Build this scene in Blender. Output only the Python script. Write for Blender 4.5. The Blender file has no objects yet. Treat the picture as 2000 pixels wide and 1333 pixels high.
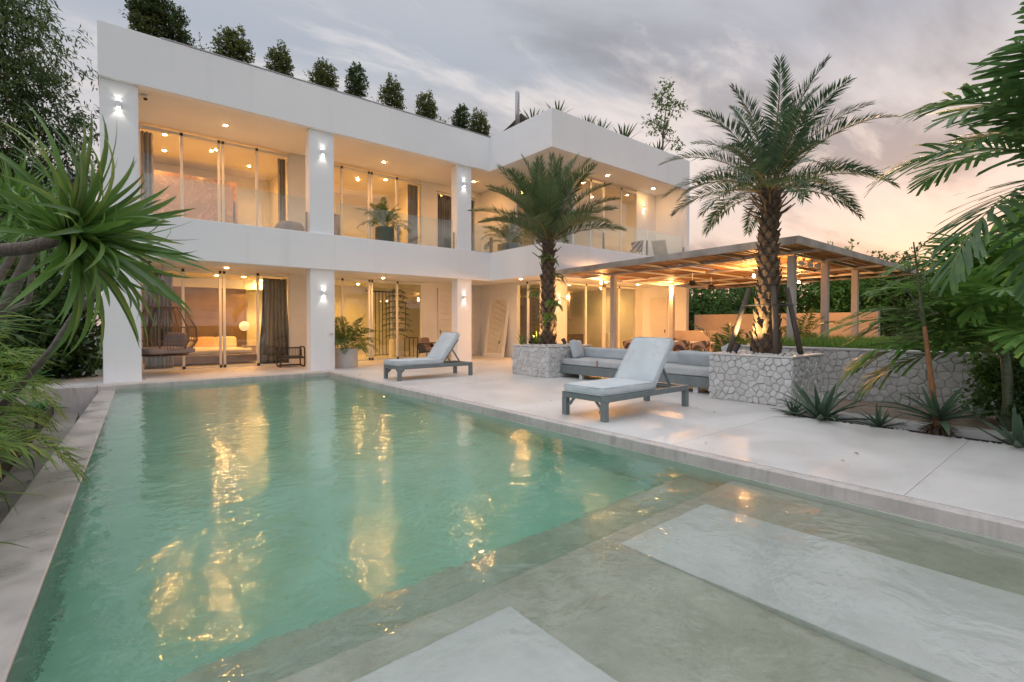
import bpy, bmesh, math, random
import numpy as np
from mathutils import Vector, Matrix, Euler
R = math.radians
random.seed(7)
rng = np.random.default_rng(7)
sc = bpy.context.scene
COL = sc.collection

# ------------------------------------------------------------------ camera
cam_d = bpy.data.cameras.new('camera'); cam = bpy.data.objects.new('camera', cam_d); COL.objects.link(cam)
sc.camera = cam
cam_d.sensor_width = 36.0
cam_d.lens = 36.0 * 951 / 2000
cam_d.shift_y = -0.0085
cam_d.clip_start = 0.05; cam_d.clip_end = 3000
cam.location = (0, 0, 1.40)
cam.rotation_euler = (R(89.0), 0, R(-39.30))

# ------------------------------------------------------------------ world: dusk sky with cloud
SUN_AZ, SUN_EL = R(10.86), R(4.0)
SUN_DIR = Vector((math.cos(SUN_AZ)*math.cos(SUN_EL), math.sin(SUN_AZ)*math.cos(SUN_EL), math.sin(SUN_EL)))
w = bpy.data.worlds.new('World'); sc.world = w; w.use_nodes = True
nt = w.node_tree; nt.nodes.clear()
def N(t, **k):
    n = nt.nodes.new(t)
    for a, b in k.items():
        setattr(n, a, b)
    return n
def L(a, b): nt.links.new(a, b)
def M(op, a, b=None, c=None):
    n = N('ShaderNodeMath', operation=op)
    for i, v in enumerate((a, b, c)):
        if v is None: continue
        if isinstance(v, (int, float)): n.inputs[i].default_value = v
        else: L(v, n.inputs[i])
    return n.outputs[0]
def ramp(fac, stops, interp='LINEAR'):
    n = N('ShaderNodeValToRGB'); n.color_ramp.interpolation = interp
    e = n.color_ramp.elements
    while len(e) < len(stops): e.new(0.5)
    for i, (p, c) in enumerate(stops):
        e[i].position = p
        e[i].color = (c, c, c, 1) if isinstance(c, (int, float)) else (*c, 1)
    L(fac, n.inputs[0]); return n.outputs[0]
def mix(fac, a, b, mode='MIX'):
    n = N('ShaderNodeMix', data_type='RGBA', blend_type=mode)
    for i, v in ((0, fac), (6, a), (7, b)):
        if isinstance(v, (int, float)): n.inputs[i].default_value = v
        elif isinstance(v, tuple): n.inputs[i].default_value = (*v, 1)
        else: L(v, n.inputs[i])
    return n.outputs[2]
tc = N('ShaderNodeTexCoord')
sep = N('ShaderNodeSeparateXYZ'); L(tc.outputs['Generated'], sep.inputs[0])
dx, dy, dz = sep.outputs
el = M('MAXIMUM', dz, 0.0)
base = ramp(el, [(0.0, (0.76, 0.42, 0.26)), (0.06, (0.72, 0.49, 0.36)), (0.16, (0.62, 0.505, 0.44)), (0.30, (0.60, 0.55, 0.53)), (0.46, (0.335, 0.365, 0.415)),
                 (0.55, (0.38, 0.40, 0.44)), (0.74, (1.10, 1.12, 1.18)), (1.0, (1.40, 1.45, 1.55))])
dotn = N('ShaderNodeVectorMath', operation='DOT_PRODUCT'); L(tc.outputs['Generated'], dotn.inputs[0]); dotn.inputs[1].default_value = SUN_DIR
sd = M('MAXIMUM', dotn.outputs['Value'], 0.0)
glow = M('POWER', sd, 6.0); core = M('POWER', sd, 120.0)
# away from the sun the horizon band is paler and cooler
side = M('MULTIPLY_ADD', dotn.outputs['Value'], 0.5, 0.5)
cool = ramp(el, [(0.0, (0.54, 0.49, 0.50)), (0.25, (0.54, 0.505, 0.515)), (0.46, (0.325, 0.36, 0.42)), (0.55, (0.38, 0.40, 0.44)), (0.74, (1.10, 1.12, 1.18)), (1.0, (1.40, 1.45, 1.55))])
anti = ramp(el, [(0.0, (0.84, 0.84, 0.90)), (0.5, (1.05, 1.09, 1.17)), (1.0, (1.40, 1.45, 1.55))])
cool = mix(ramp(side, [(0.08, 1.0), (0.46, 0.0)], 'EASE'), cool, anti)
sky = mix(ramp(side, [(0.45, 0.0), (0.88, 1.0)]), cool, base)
# cloud sheet, projected on a flat layer overhead
den = M('ADD', el, 0.16)
cx = M('DIVIDE', dx, den); cy = M('DIVIDE', dy, den)
comb = N('ShaderNodeCombineXYZ'); L(cx, comb.inputs[0]); L(cy, comb.inputs[1])
mp = N('ShaderNodeMapping'); L(comb.outputs[0], mp.inputs[0]); mp.inputs['Rotation'].default_value = (0, 0, R(35)); mp.inputs['Scale'].default_value = (0.75, 1.9, 1); mp.inputs['Location'].default_value = (3.1, 0.65, 0)
n1 = N('ShaderNodeTexNoise'); L(mp.outputs[0], n1.inputs['Vector']); n1.inputs['Scale'].default_value = 0.62; n1.inputs['Detail'].default_value = 7; n1.inputs['Roughness'].default_value = 0.55; n1.inputs['Distortion'].default_value = 0.5
n2 = N('ShaderNodeTexNoise'); L(mp.outputs[0], n2.inputs['Vector']); n2.inputs['Scale'].default_value = 1.9; n2.inputs['Detail'].default_value = 6; n2.inputs['Roughness'].default_value = 0.6; n2.inputs['Distortion'].default_value = 0.35
cl = ramp(n1.outputs['Fac'], [(0.47, 0.0), (0.62, 1.0)], 'EASE')
cloudcol = mix(ramp(el, [(0.05, 0.0), (0.35, 1.0)]), (0.28, 0.20, 0.18), (0.205, 0.215, 0.240))
sky = mix(M('MULTIPLY', cl, 0.80), sky, cloudcol)
hi = ramp(n2.outputs['Fac'], [(0.48, 0.0), (0.66, 1.0)], 'EASE')
litc = mix(ramp(el, [(0.05, 0.0), (0.5, 1.0)]), (0.74, 0.55, 0.44), (0.66, 0.63, 0.62))
sky = mix(M('MULTIPLY', hi, 0.55), sky, litc)
gl = mix(glow, (0, 0, 0), (0.08, 0.03, 0.01)); sky = mix(1.0, sky, gl, 'ADD')
co = mix(core, (0, 0, 0), (0.30, 0.12, 0.03)); sky = mix(1.0, sky, co, 'ADD')
nis = N('ShaderNodeTexSky', sky_type='NISHITA'); nis.sun_disc = False; nis.sun_elevation = SUN_EL; nis.sun_rotation = R(90) - SUN_AZ
bg1 = N('ShaderNodeBackground'); L(nis.outputs[0], bg1.inputs[0]); bg1.inputs[1].default_value = 0.003
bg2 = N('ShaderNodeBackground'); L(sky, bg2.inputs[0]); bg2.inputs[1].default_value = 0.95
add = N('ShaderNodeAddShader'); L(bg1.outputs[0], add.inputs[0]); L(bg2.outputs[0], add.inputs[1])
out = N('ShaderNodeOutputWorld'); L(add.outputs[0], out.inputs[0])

sl = bpy.data.lights.new('sun', 'SUN'); so = bpy.data.objects.new('sun', sl); COL.objects.link(so)
sl.energy = 0.4; sl.angle = R(3); sl.color = (1.0, 0.62, 0.36)
so.rotation_euler = (-SUN_DIR).to_track_quat('-Z', 'Y').to_euler()

sc.view_settings.view_transform = 'Standard'; sc.view_settings.look = 'None'
sc.view_settings.exposure = 0.5; sc.view_settings.gamma = 1.0; sc.view_settings.use_curve_mapping = False
sc.cycles.use_denoising = True
sc.cycles.max_bounces = 10; sc.cycles.transparent_max_bounces = 24; sc.cycles.transmission_bounces = 8; sc.cycles.glossy_bounces = 5; sc.cycles.diffuse_bounces = 4
sc.cycles.sample_clamp_indirect = 0.0
sc.cycles.use_light_tree = True

# ------------------------------------------------------------------ helpers
def tag(o, label=None, cat=None, group=None, kind=None):
    if label: o['label'] = label
    if cat: o['category'] = cat
    if group: o['group'] = group
    if kind: o['kind'] = kind
    return o
def link(name, data, parent=None):
    o = bpy.data.objects.new(name, data); COL.objects.link(o)
    if parent is not None: o.parent = parent
    return o
def empty(name, loc=(0, 0, 0), rz=0.0):
    o = link(name, None); o.location = loc; o.rotation_euler = (0, 0, rz); o.empty_display_size = 0.1
    return o
def children(o): return [c for c in COL.objects if c.parent == o]
def copy_tree(o, kids, parent=None):
    c = o.copy(); COL.objects.link(c); c.parent = parent
    for ch in kids.get(o.name, ()): copy_tree(ch, kids, c)
    return c
def kidmap():
    k = {}
    for o in COL.objects:
        if o.parent is not None: k.setdefault(o.parent.name, []).append(o)
    return k
def rotm(o, loc=(0, 0, 0), rot=(0, 0, 0), scale=1.0):
    o.location = loc; o.rotation_euler = rot
    o.scale = (scale,)*3 if isinstance(scale, (int, float)) else scale
    return o

class MB:
    """collects shapes; build() links them as one mesh object"""
    def __init__(s): s.v = []; s.f = []; s.m = []; s.cur = 0
    def add(s, vs, fs):
        b = len(s.v); s.v.extend([tuple(p) for p in vs]); s.f.extend([tuple(b+i for i in f) for f in fs]); s.m.extend([s.cur]*len(fs)); return s
    def box(s, x0, x1, y0, y1, z0, z1):
        return s.add([(x0,y0,z0),(x1,y0,z0),(x1,y1,z0),(x0,y1,z0),(x0,y0,z1),(x1,y0,z1),(x1,y1,z1),(x0,y1,z1)],
                     [(0,3,2,1),(4,5,6,7),(0,1,5,4),(1,2,6,5),(2,3,7,6),(3,0,4,7)])
    def cbox(s, c, d, M4=None):
        hx, hy, hz = d[0]/2, d[1]/2, d[2]/2
        vs = [Vector((sx*hx, sy*hy, sz*hz)) for sz in (-1,1) for sx, sy in ((-1,-1),(1,-1),(1,1),(-1,1))]
        if M4 is not None: vs = [M4 @ v for v in vs]
        vs = [v + Vector(c) for v in vs]
        return s.add(vs, [(0,3,2,1),(4,5,6,7),(0,1,5,4),(1,2,6,5),(2,3,7,6),(3,0,4,7)])
    def bar(s, a, b, wd, ht):
        a = Vector(a); b = Vector(b); d = b-a; q = d.to_track_quat('X', 'Z').to_matrix()
        return s.cbox((a+b)/2, (d.length, wd, ht), q)
    def tube(s, pts, rad, n=8, closed=False, cap=True):
        pts = [Vector(p) for p in pts]; k = len(pts)
        rad = [rad]*k if isinstance(rad, (int, float)) else list(rad)
        vs = []; up = None
        for i, p in enumerate(pts):
            t = (pts[(i+1) % k]-pts[i-1]) if closed else (pts[min(i+1,k-1)]-pts[max(i-1,0)])
            t = t.normalized() if t.length > 1e-9 else Vector((0,0,1))
            if up is None:
                up = Vector((0,0,1)) if abs(t.z) < 0.9 else Vector((1,0,0))
            sd_ = t.cross(up)
            if sd_.length < 1e-6: sd_ = t.orthogonal()
            sd_.normalize(); up = sd_.cross(t).normalized()
            for j in range(n):
                a = 2*math.pi*j/n
                vs.append(p + (sd_*math.cos(a)+up*math.sin(a))*rad[i])
        fs = []
        for i in range(k if closed else k-1):
            i2 = (i+1) % k
            for j in range(n):
                j2 = (j+1) % n
                fs.append((i*n+j, i*n+j2, i2*n+j2, i2*n+j))
        if cap and not closed:
            fs.append(tuple(range(n-1, -1, -1))); fs.append(tuple((k-1)*n+j for j in range(n)))
        return s.add(vs, fs)
    def lathe(s, prof, n=20, c=(0,0,0)):
        vs = []; fs = []
        for r_, z_ in prof:
            for j in range(n):
                a = 2*math.pi*j/n; vs.append((c[0]+r_*math.cos(a), c[1]+r_*math.sin(a), c[2]+z_))
        k = len(prof)
        for i in range(k-1):
            for j in range(n):
                j2 = (j+1) % n; fs.append((i*n+j, i*n+j2, (i+1)*n+j2, (i+1)*n+j))
        fs.append(tuple(range(n-1, -1, -1))); fs.append(tuple((k-1)*n+j for j in range(n)))
        return s.add(vs, fs)
    def prism(s, poly, z0, z1):
        n = len(poly)
        if sum(poly[i-1][0]*poly[i][1]-poly[i][0]*poly[i-1][1] for i in range(n)) < 0: poly = poly[::-1]
        return s.add([(p[0],p[1],z0) for p in poly]+[(p[0],p[1],z1) for p in poly],
                     [tuple(range(n-1,-1,-1)), tuple(range(n,2*n))]+[(i,(i+1)%n,n+(i+1)%n,n+i) for i in range(n)])
    def mesh(s, name, mats, smooth=False):
        me = bpy.data.meshes.new(name); me.from_pydata(s.v, [], s.f)
        for mt in (mats if isinstance(mats, (list, tuple)) else [mats]): me.materials.append(mt)
        if any(s.m): me.polygons.foreach_set('material_index', s.m)
        if smooth: me.polygons.foreach_set('use_smooth', [True]*len(s.f))
        me.update(); return me
    def build(s, name, mats, parent=None, smooth=False, bevel=0.0, seg=2):
        o = link(name, s.mesh(name, mats, smooth), parent)
        if bevel:
            b = o.modifiers.new('bevel', 'BEVEL'); b.width = bevel; b.segments = seg; b.limit_method = 'ANGLE'; b.angle_limit = R(40)
            if smooth is False: o.data.polygons.foreach_set('use_smooth', [True]*len(s.f)); wn = o.modifiers.new('wn', 'WEIGHTED_NORMAL'); wn.keep_sharp = True
        return o
def soft_box(name, mat, parent, d, loc=(0,0,0), rot=(0,0,0), puff=0.02, rad=0.05, nx=14, ny=10, dent=0.0, seed=1):
    """a cushion: rounded slab with swollen faces and a little sag"""
    r0 = random.Random(seed); bm = bmesh.new()
    bmesh.ops.create_cube(bm, size=1.0)
    bmesh.ops.subdivide_edges(bm, edges=bm.edges[:], cuts=9, use_grid_fill=True)
    hx, hy, hz = d[0]/2, d[1]/2, d[2]/2
    ph = [r0.uniform(0, 6.28) for _ in range(6)]
    for v in bm.verts:
        x, y, z = v.co.x*2, v.co.y*2, v.co.z*2
        px, py, pz = x*hx, y*hy, z*hz
        ix, iy, iz = hx-rad, hy-rad, max(hz-rad, 0.001)
        qx, qy, qz = max(-ix, min(ix, px)), max(-iy, min(iy, py)), max(-iz, min(iz, pz))
        dv = Vector((px-qx, py-qy, pz-qz))
        if dv.length > 1e-6: dv = dv.normalized()*min(rad, max(abs(px-qx), abs(py-qy), abs(pz-qz)))
        p = Vector((qx, qy, qz)) + dv
        bulge = puff*(1-x*x)*(1-y*y)
        p.z += bulge*(1 if z > 0 else -0.3)*abs(z)
        p.z += dent*(math.sin(x*3.1+ph[0])*math.sin(y*2.7+ph[1])+0.5*math.sin(x*7+ph[2]+y*3))*0.5*(z > 0)
        p.x += dent*0.4*math.sin(y*5+ph[3]+z*2); p.y += dent*0.5*math.sin(x*6+ph[4]+z*2)
        v.co = p
    me = bpy.data.meshes.new(name); bm.to_mesh(me); bm.free(); me.materials.append(mat)
    me.polygons.foreach_set('use_smooth', [True]*len(me.polygons))
    o = link(name, me, parent); o.location = loc; o.rotation_euler = rot
    return o

# ------------------------------------------------------------------ materials
def material(name):
    global nt
    m = bpy.data.materials.new(name); m.use_nodes = True; nt = m.node_tree; nt.nodes.clear()
    return m
def finish(m, surf, vol=None):
    o = N('ShaderNodeOutputMaterial'); L(surf, o.inputs['Surface'])
    if vol is not None: L(vol, o.inputs['Volume'])
    return m
def noise(scale, detail=4, rough=0.55, vec=None, dist=0.0, stretch=None, coord='pos'):
    n = N('ShaderNodeTexNoise'); n.inputs['Scale'].default_value = scale; n.inputs['Detail'].default_value = detail; n.inputs['Roughness'].default_value = rough; n.inputs['Distortion'].default_value = dist
    if vec is None:
        if coord == 'pos': vec = N('ShaderNodeNewGeometry').outputs['Position']
        else: vec = N('ShaderNodeTexCoord').outputs['Object']
    if stretch is not None:
        mpn = N('ShaderNodeMapping'); L(vec, mpn.inputs[0]); mpn.inputs['Scale'].default_value = stretch; vec = mpn.outputs[0]
    L(vec, n.inputs['Vector']); return n.outputs['Fac']
def bump(h, strength=0.2, dist=0.01, normal=None):
    b = N('ShaderNodeBump'); b.inputs['Strength'].default_value = strength; b.inputs['Distance'].default_value = dist; L(h, b.inputs['Height'])
    if normal is not None: L(normal, b.inputs['Normal'])
    return b.outputs[0]
def principled(col, rough=0.6, normal=None, metal=0.0, spec=0.5, **kw):
    p = N('ShaderNodeBsdfPrincipled')
    for key, v in (('Base Color', col), ('Roughness', rough), ('Metallic', metal), ('Specular IOR Level', spec)):
        if isinstance(v, tuple): p.inputs[key].default_value = (*v, 1)
        elif isinstance(v, (int, float)): p.inputs[key].default_value = v
        else: L(v, p.inputs[key])
    if normal is not None: L(normal, p.inputs['Normal'])
    for k, v in kw.items(): p.inputs[k].default_value = v
    return p.outputs[0]
def simple(name, a, b=None, scale=6.0, rough=0.6, bscale=None, bstr=0.15, bdist=0.005, metal=0.0, lo=0.35, hi=0.65, coord='pos', stretch=None, spec=0.5):
    m = material(name); b = b or a
    f = noise(scale, 5, 0.6, coord=coord, stretch=stretch)
    c = ramp(f, [(lo, a), (hi, b)])
    nrm = bump(noise(bscale, 5, 0.6, coord=coord, stretch=stretch), bstr, bdist) if bscale else None
    return finish(m, principled(c, rough, nrm, metal, spec))

def m_render_wall():
    m = material('white_render')
    big = noise(0.5, 5, 0.6); streak = noise(1.0, 4, 0.6, stretch=(2.2, 2.2, 0.12)); fine = noise(60, 3, 0.6)
    c = ramp(big, [(0.3, (0.785, 0.80, 0.825)), (0.7, (0.84, 0.85, 0.87))])
    s = ramp(streak, [(0.56, 0.0), (0.80, 1.0)])
    c = mix(M('MULTIPLY', s, 0.34), c, (0.60, 0.60, 0.585))
    return finish(m, principled(c, 0.75, bump(fine, 0.12, 0.003)))
def m_deck():
    m = material('limestone_concrete')
    a = noise(0.9, 6, 0.65, dist=0.4); b_ = noise(5.0, 6, 0.7, stretch=(1, 2.4, 1)); f = noise(45, 4, 0.7, stretch=(1, 3, 1))
    c = ramp(a, [(0.25, (0.49, 0.475, 0.46)), (0.5, (0.62, 0.61, 0.60)), (0.75, (0.71, 0.705, 0.70))])
    st = ramp(b_, [(0.58, 0.0), (0.78, 1.0)]); c = mix(M('MULTIPLY', st, 0.5), c, (0.42, 0.375, 0.335))
    lt = ramp(b_, [(0.22, 1.0), (0.40, 0.0)]); c = mix(M('MULTIPLY', lt, 0.4), c, (0.72, 0.71, 0.70))
    c = mix(M('MULTIPLY', N('ShaderNodeObjectInfo').outputs['Random'], 0.16), c, (0.44, 0.42, 0.40))
    sp = ramp(noise(70, 2, 0.5), [(0.70, 0.0), (0.76, 1.0)]); c = mix(M('MULTIPLY', sp, 0.35), c, (0.26, 0.23, 0.20))
    ro = ramp(a, [(0.3, 0.30), (0.7, 0.55)])
    return finish(m, principled(c, ro, bump(f, 0.25, 0.004)))
def m_kerb():
    m = material('pool_kerb_concrete')
    a = noise(2.2, 6, 0.7); f = noise(26, 5, 0.7); drip = noise(3.0, 5, 0.6, stretch=(3, 3, 0.5))
    c = ramp(a, [(0.3, (0.42, 0.385, 0.365)), (0.7, (0.58, 0.54, 0.52))])
    c = mix(M('MULTIPLY', ramp(drip, [(0.5, 0.0), (0.7, 1.0)]), 0.5), c, (0.26, 0.235, 0.22))
    return finish(m, principled(c, 0.6, bump(f, 0.4, 0.006)))
def m_plaster():
    m = material('pool_plaster')
    a = noise(1.2, 6, 0.65, dist=0.6); b_ = noise(7, 5, 0.7)
    c = ramp(a, [(0.3, (0.64, 0.67, 0.58)), (0.7, (0.82, 0.83, 0.76))])
    c = mix(M('MULTIPLY', ramp(b_, [(0.55, 0.0), (0.8, 1.0)]), 0.3), c, (0.50, 0.50, 0.40))
    return finish(m, principled(c, 0.7))
def m_water():
    m = material('pool_water')
    a = noise(2.4, 2, 0.5, dist=0.8); b_ = noise(8.5, 3, 0.5, dist=0.6, stretch=(1.0, 1.2, 1)); c_ = noise(24.0, 2, 0.5, dist=0.5)
    h = M('MULTIPLY_ADD', b_, 0.34, M('MULTIPLY', a, 1.15)); h = M('MULTIPLY_ADD', c_, 0.10, h)
    g_ = N('ShaderNodeBsdfGlass'); g_.inputs['IOR'].default_value = 1.52; g_.inputs['Roughness'].default_value = 0.0
    L(bump(h, 0.50, 0.026), g_.inputs['Normal'])
    va = N('ShaderNodeVolumeAbsorption'); va.inputs['Color'].default_value = (0.20, 0.89, 0.70, 1); va.inputs['Density'].default_value = 0.29
    return finish(m, g_.outputs[0], va.outputs[0])
def m_glass(tint=(0.93, 0.95, 0.94), f0=0.07):
    m = material('window_glass')
    lw = N('ShaderNodeLayerWeight'); lw.inputs[0].default_value = 0.5
    fac = M('MULTIPLY_ADD', M('POWER', lw.outputs['Facing'], 4.0), 0.9, f0)
    t = N('ShaderNodeBsdfTransparent'); t.inputs[0].default_value = (*tint, 1)
    g_ = N('ShaderNodeBsdfGlossy'); g_.inputs['Roughness'].default_value = 0.0; g_.inputs['Color'].default_value = (1, 1, 1, 1)
    mx = N('ShaderNodeMixShader'); L(fac, mx.inputs[0]); L(t.outputs[0], mx.inputs[1]); L(g_.outputs[0], mx.inputs[2])
    return finish(m, mx.outputs[0])
def m_emit(name, col, s):
    m = material(name); e = N('ShaderNodeEmission'); e.inputs[0].default_value = (*col, 1); e.inputs[1].default_value = s
    return finish(m, e.outputs[0])
def m_leaf(name, a, b, c=None, rough=0.45, trans=0.32, spec=0.4):
    """leaf: every leaf its own shade, thin enough to let some light through"""
    m = material(name)
    gi = N('ShaderNodeNewGeometry').outputs['Random Per Island']; oi = N('ShaderNodeObjectInfo').outputs['Random']
    v = M('FRACT', M('ADD', gi, oi))
    stops = [(0.0, a), (0.75, b)] + ([(0.93, b), (1.0, c)] if c else [])
    col = ramp(v, stops)
    col = mix(M('MULTIPLY', noise(0.8, 3), 0.3), col, tuple(x*0.5 for x in a))
    p = principled(col, rough, spec=spec)
    t = N('ShaderNodeBsdfTranslucent'); L(mix(0.5, col, tuple(min(1, x*1.6) for x in b)), t.inputs[0])
    mx = N('ShaderNodeMixShader'); mx.inputs[0].default_value = trans; L(p, mx.inputs[1]); L(t.outputs[0], mx.inputs[2])
    return finish(m, mx.outputs[0])
def m_fabric(name, a, b, sc_=420, stain=None, stripes=False):
    m = material(name)
    wv = noise(sc_, 2, 0.5, coord='obj'); f = noise(2.0, 5, 0.6, coord='obj')
    c = ramp(f, [(0.35, a), (0.65, b)])
    if stain: c = mix(M('MULTIPLY', ramp(noise(3.3, 5, 0.6, coord='obj', stretch=(1, 1, 2)), [(0.55, 0.0), (0.75, 1.0)]), 0.6), c, stain)
    wr = noise(5.0, 4, 0.6, coord='obj', dist=0.8)
    return finish(m, principled(c, 0.9, bump(wv, 0.25, 0.002, bump(wr, 0.25, 0.012)), spec=0.2))
def m_wood(name, a, b, sc_=6.0, stretch=(0.6, 9, 9), rough=0.55):
    m = material(name)
    f = noise(sc_, 5, 0.6, dist=0.6, coord='obj', stretch=stretch)
    oi = N('ShaderNodeObjectInfo').outputs['Random']
    c = ramp(f, [(0.3, a), (0.7, b)])
    c = mix(M('MULTIPLY', oi, 0.45), c, tuple(x*0.55 for x in a))
    return finish(m, principled(c, rough, bump(f, 0.3, 0.004)))
def m_stone():
    m = material('white_stone')
    oi = N('ShaderNodeObjectInfo').outputs['Random']
    f = noise(9, 6, 0.7); ff = noise(38, 5, 0.75)
    c = ramp(f, [(0.25, (0.50, 0.495, 0.49)), (0.75, (0.74, 0.74, 0.74))])
    c = mix(M('MULTIPLY', oi, 0.42), c, (0.42, 0.41, 0.395))
    return finish(m, principled(c, 0.8, bump(ff, 0.55, 0.008)))
def m_bark(name, a, b, sc_=8, st=(1, 1, 4)):
    m = material(name); f = noise(sc_, 6, 0.7, stretch=st, coord='obj')
    return finish(m, principled(ramp(f, [(0.3, a), (0.7, b)]), 0.85, bump(f, 0.7, 0.02)))

WHITE = m_render_wall(); DECK = m_deck(); KERB = m_kerb(); PLASTER = m_plaster(); WATER = m_water(); GLASS = m_glass()
RAILGLASS = m_glass((0.90, 0.95, 0.94), 0.09); RAILGLASS.name = 'railing_glass'
INWHITE = simple('interior_paint', (0.74, 0.72, 0.68), (0.78, 0.76, 0.72), 2.0, 0.8)
SOFFIT = simple('soffit_paint', (0.76, 0.75, 0.73), (0.80, 0.79, 0.77), 0.8, 0.8)
INFLOOR = simple('polished_floor', (0.58, 0.55, 0.50), (0.66, 0.63, 0.58), 1.2, 0.25)
ALU = simple('aluminium_frame', (0.66, 0.66, 0.65), (0.72, 0.72, 0.71), 3, 0.4)
BLACK = simple('black_metal', (0.02, 0.02, 0.021), (0.03, 0.03, 0.03), 8, 0.45)
STEEL = simple('brushed_steel', (0.35, 0.35, 0.36), (0.45, 0.45, 0.46), 12, 0.35, metal=0.9)
GREYPAINT = simple('grey_green_paint', (0.150, 0.178, 0.180), (0.185, 0.215, 0.215), 5, 0.5, 70, 0.15, 0.002, coord='obj')
CUSHION = m_fabric('pale_grey_canvas', (0.48, 0.53, 0.56), (0.57, 0.615, 0.64), stain=(0.40, 0.40, 0.36))
SOFAFAB = m_fabric('grey_sofa_canvas', (0.40, 0.42, 0.43), (0.50, 0.52, 0.53), stain=(0.30, 0.245, 0.18))
PILLOWFAB = m_fabric('blue_grey_canvas', (0.40, 0.44, 0.47), (0.48, 0.52, 0.55))
CURTAIN = m_fabric('grey_curtain', (0.20, 0.19, 0.20), (0.27, 0.26, 0.27))
STONE = m_stone(); MORTAR = simple('dark_mortar', (0.27, 0.265, 0.255), (0.38, 0.37, 0.36), 14, 0.9, 60, 0.4, 0.004)
WARM = m_emit('warm_lamp', (1.0, 0.50, 0.15), 420.0); BULBLAMP = m_emit('bulb_filament', (1.0, 0.6, 0.26), 70.0); COOLLAMP = m_emit('white_lamp', (1.0, 0.93, 0.80), 14.0)

# ================================================================== SETTING
def rebase(e, loc):
    loc = Vector(loc); e.location = loc
    for c in COL.objects:
        if c.parent == e: c.location = Vector(c.location) - loc
    return e
EARTH = simple('earth', (0.060, 0.050, 0.036), (0.10, 0.085, 0.06), 3.0, 0.95, 20, 0.6, 0.03)
FIELD = simple('rough_ground', (0.030, 0.045, 0.018), (0.06, 0.075, 0.03), 0.4, 0.95, 3, 0.6, 0.2)
SOIL = simple('dark_soil', (0.035, 0.028, 0.022), (0.06, 0.048, 0.038), 9, 0.95, 40, 0.7, 0.02)
GUTTER = simple('gutter_concrete', (0.16, 0.15, 0.135), (0.26, 0.24, 0.215), 2.5, 0.8, 30, 0.4, 0.006)
LAWNSOIL = simple('lawn_soil', (0.03, 0.05, 0.014), (0.05, 0.08, 0.02), 5, 0.95, 30, 0.6, 0.03)
g0 = MB().add([(-900,-900,-1.9),(900,-900,-1.9),(900,900,-1.9),(-900,900,-1.9)], [(0,1,2,3)]).build('ground', FIELD); tag(g0, kind='structure')
# hillside garden bed to the left of the pool
gl_ = MB(); gl_.prism([(-14, -6), (-1.30, -6), (-1.02, 14.0), (-0.9, 24.0), (-14, 24)], -1.9, -0.34)
tag(gl_.build('garden_soil', EARTH), kind='structure')
gu = MB(); gu.prism([(-1.28, -6), (-0.60, -6), (-0.60, 14.1), (-1.0, 14.1)], -1.9, -0.52); tag(gu.build('gutter', GUTTER), kind='structure')

# ---------------------------------------------------- pool
PX0, PX1, PYB, WZ = -0.05, 4.87, 14.42, -0.12
def xin(y): return 0.03 - 0.0345*(14.42-y)
def xout(y): return -0.27 - 0.0460*(14.42-y)
pool = MB()
pool.prism([(-1.2, 2.92), (4.92, 2.92), (4.92, 14.6), (-0.8, 14.6)], -1.9, -1.50)       # deep floor
pool.box(4.80, 4.868, -3.0, 14.6, -1.6, -0.145)                                             # right wall
pool.box(-0.6, 4.868, 14.42, 14.6, -1.6, -0.145)                                            # back wall
o = pool.build('pool', PLASTER); tag(o, kind='structure'); POOL = o
LEDGE = material('ledge_plaster')
_a = noise(1.7, 6, 0.7, dist=0.8); _b = noise(9, 5, 0.7)
LEDGE = finish(LEDGE, principled(mix(M('MULTIPLY', ramp(_b, [(0.52, 0.0), (0.75, 1.0)]), 0.45), ramp(_a, [(0.3, (0.43, 0.41, 0.33)), (0.7, (0.63, 0.60, 0.51))]), (0.30, 0.27, 0.19)), 0.7))
s_ = MB(); s_.box(-0.9, 4.80, 2.36, 2.92, -1.9, -0.68); s_.build('step', LEDGE, POOL, bevel=0.03)
s_ = MB(); s_.box(-0.9, 4.80, -3.0, 2.36, -1.9, -0.31); s_.build('ledge', LEDGE, POOL, bevel=0.03)
def daybed(x0, x1, y0, y1, z0, z1):
    b = MB(); n = 10; vs = []; fs = []
    for i in range(n+1):
        t = i/n; y = y0+(y1-y0)*t; z = z0+(z1-z0)*(t**1.25)
        vs += [(x0, y, z), (x1, y, z), (x1, y, -0.32), (x0, y, -0.32)]
    for i in range(n):
        a, c = i*4, i*4+4
        for j in range(4): fs.append((a+j, a+(j+1) % 4, c+(j+1) % 4, c+j))
    fs += [(3,2,1,0), (n*4, n*4+1, n*4+2, n*4+3)]
    return b.add(vs, fs).build('submerged_daybed', DAYBED, POOL, bevel=0.012)
DAYBED = simple('daybed_plaster', (0.66, 0.66, 0.64), (0.78, 0.78, 0.76), 3.0, 0.6, lo=.3, hi=.7)
daybed(2.80, 3.98, 2.20, -0.3, -0.295, -0.15); daybed(0.55, 1.70, 2.10, -0.3, -0.26, -0.14)
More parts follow.
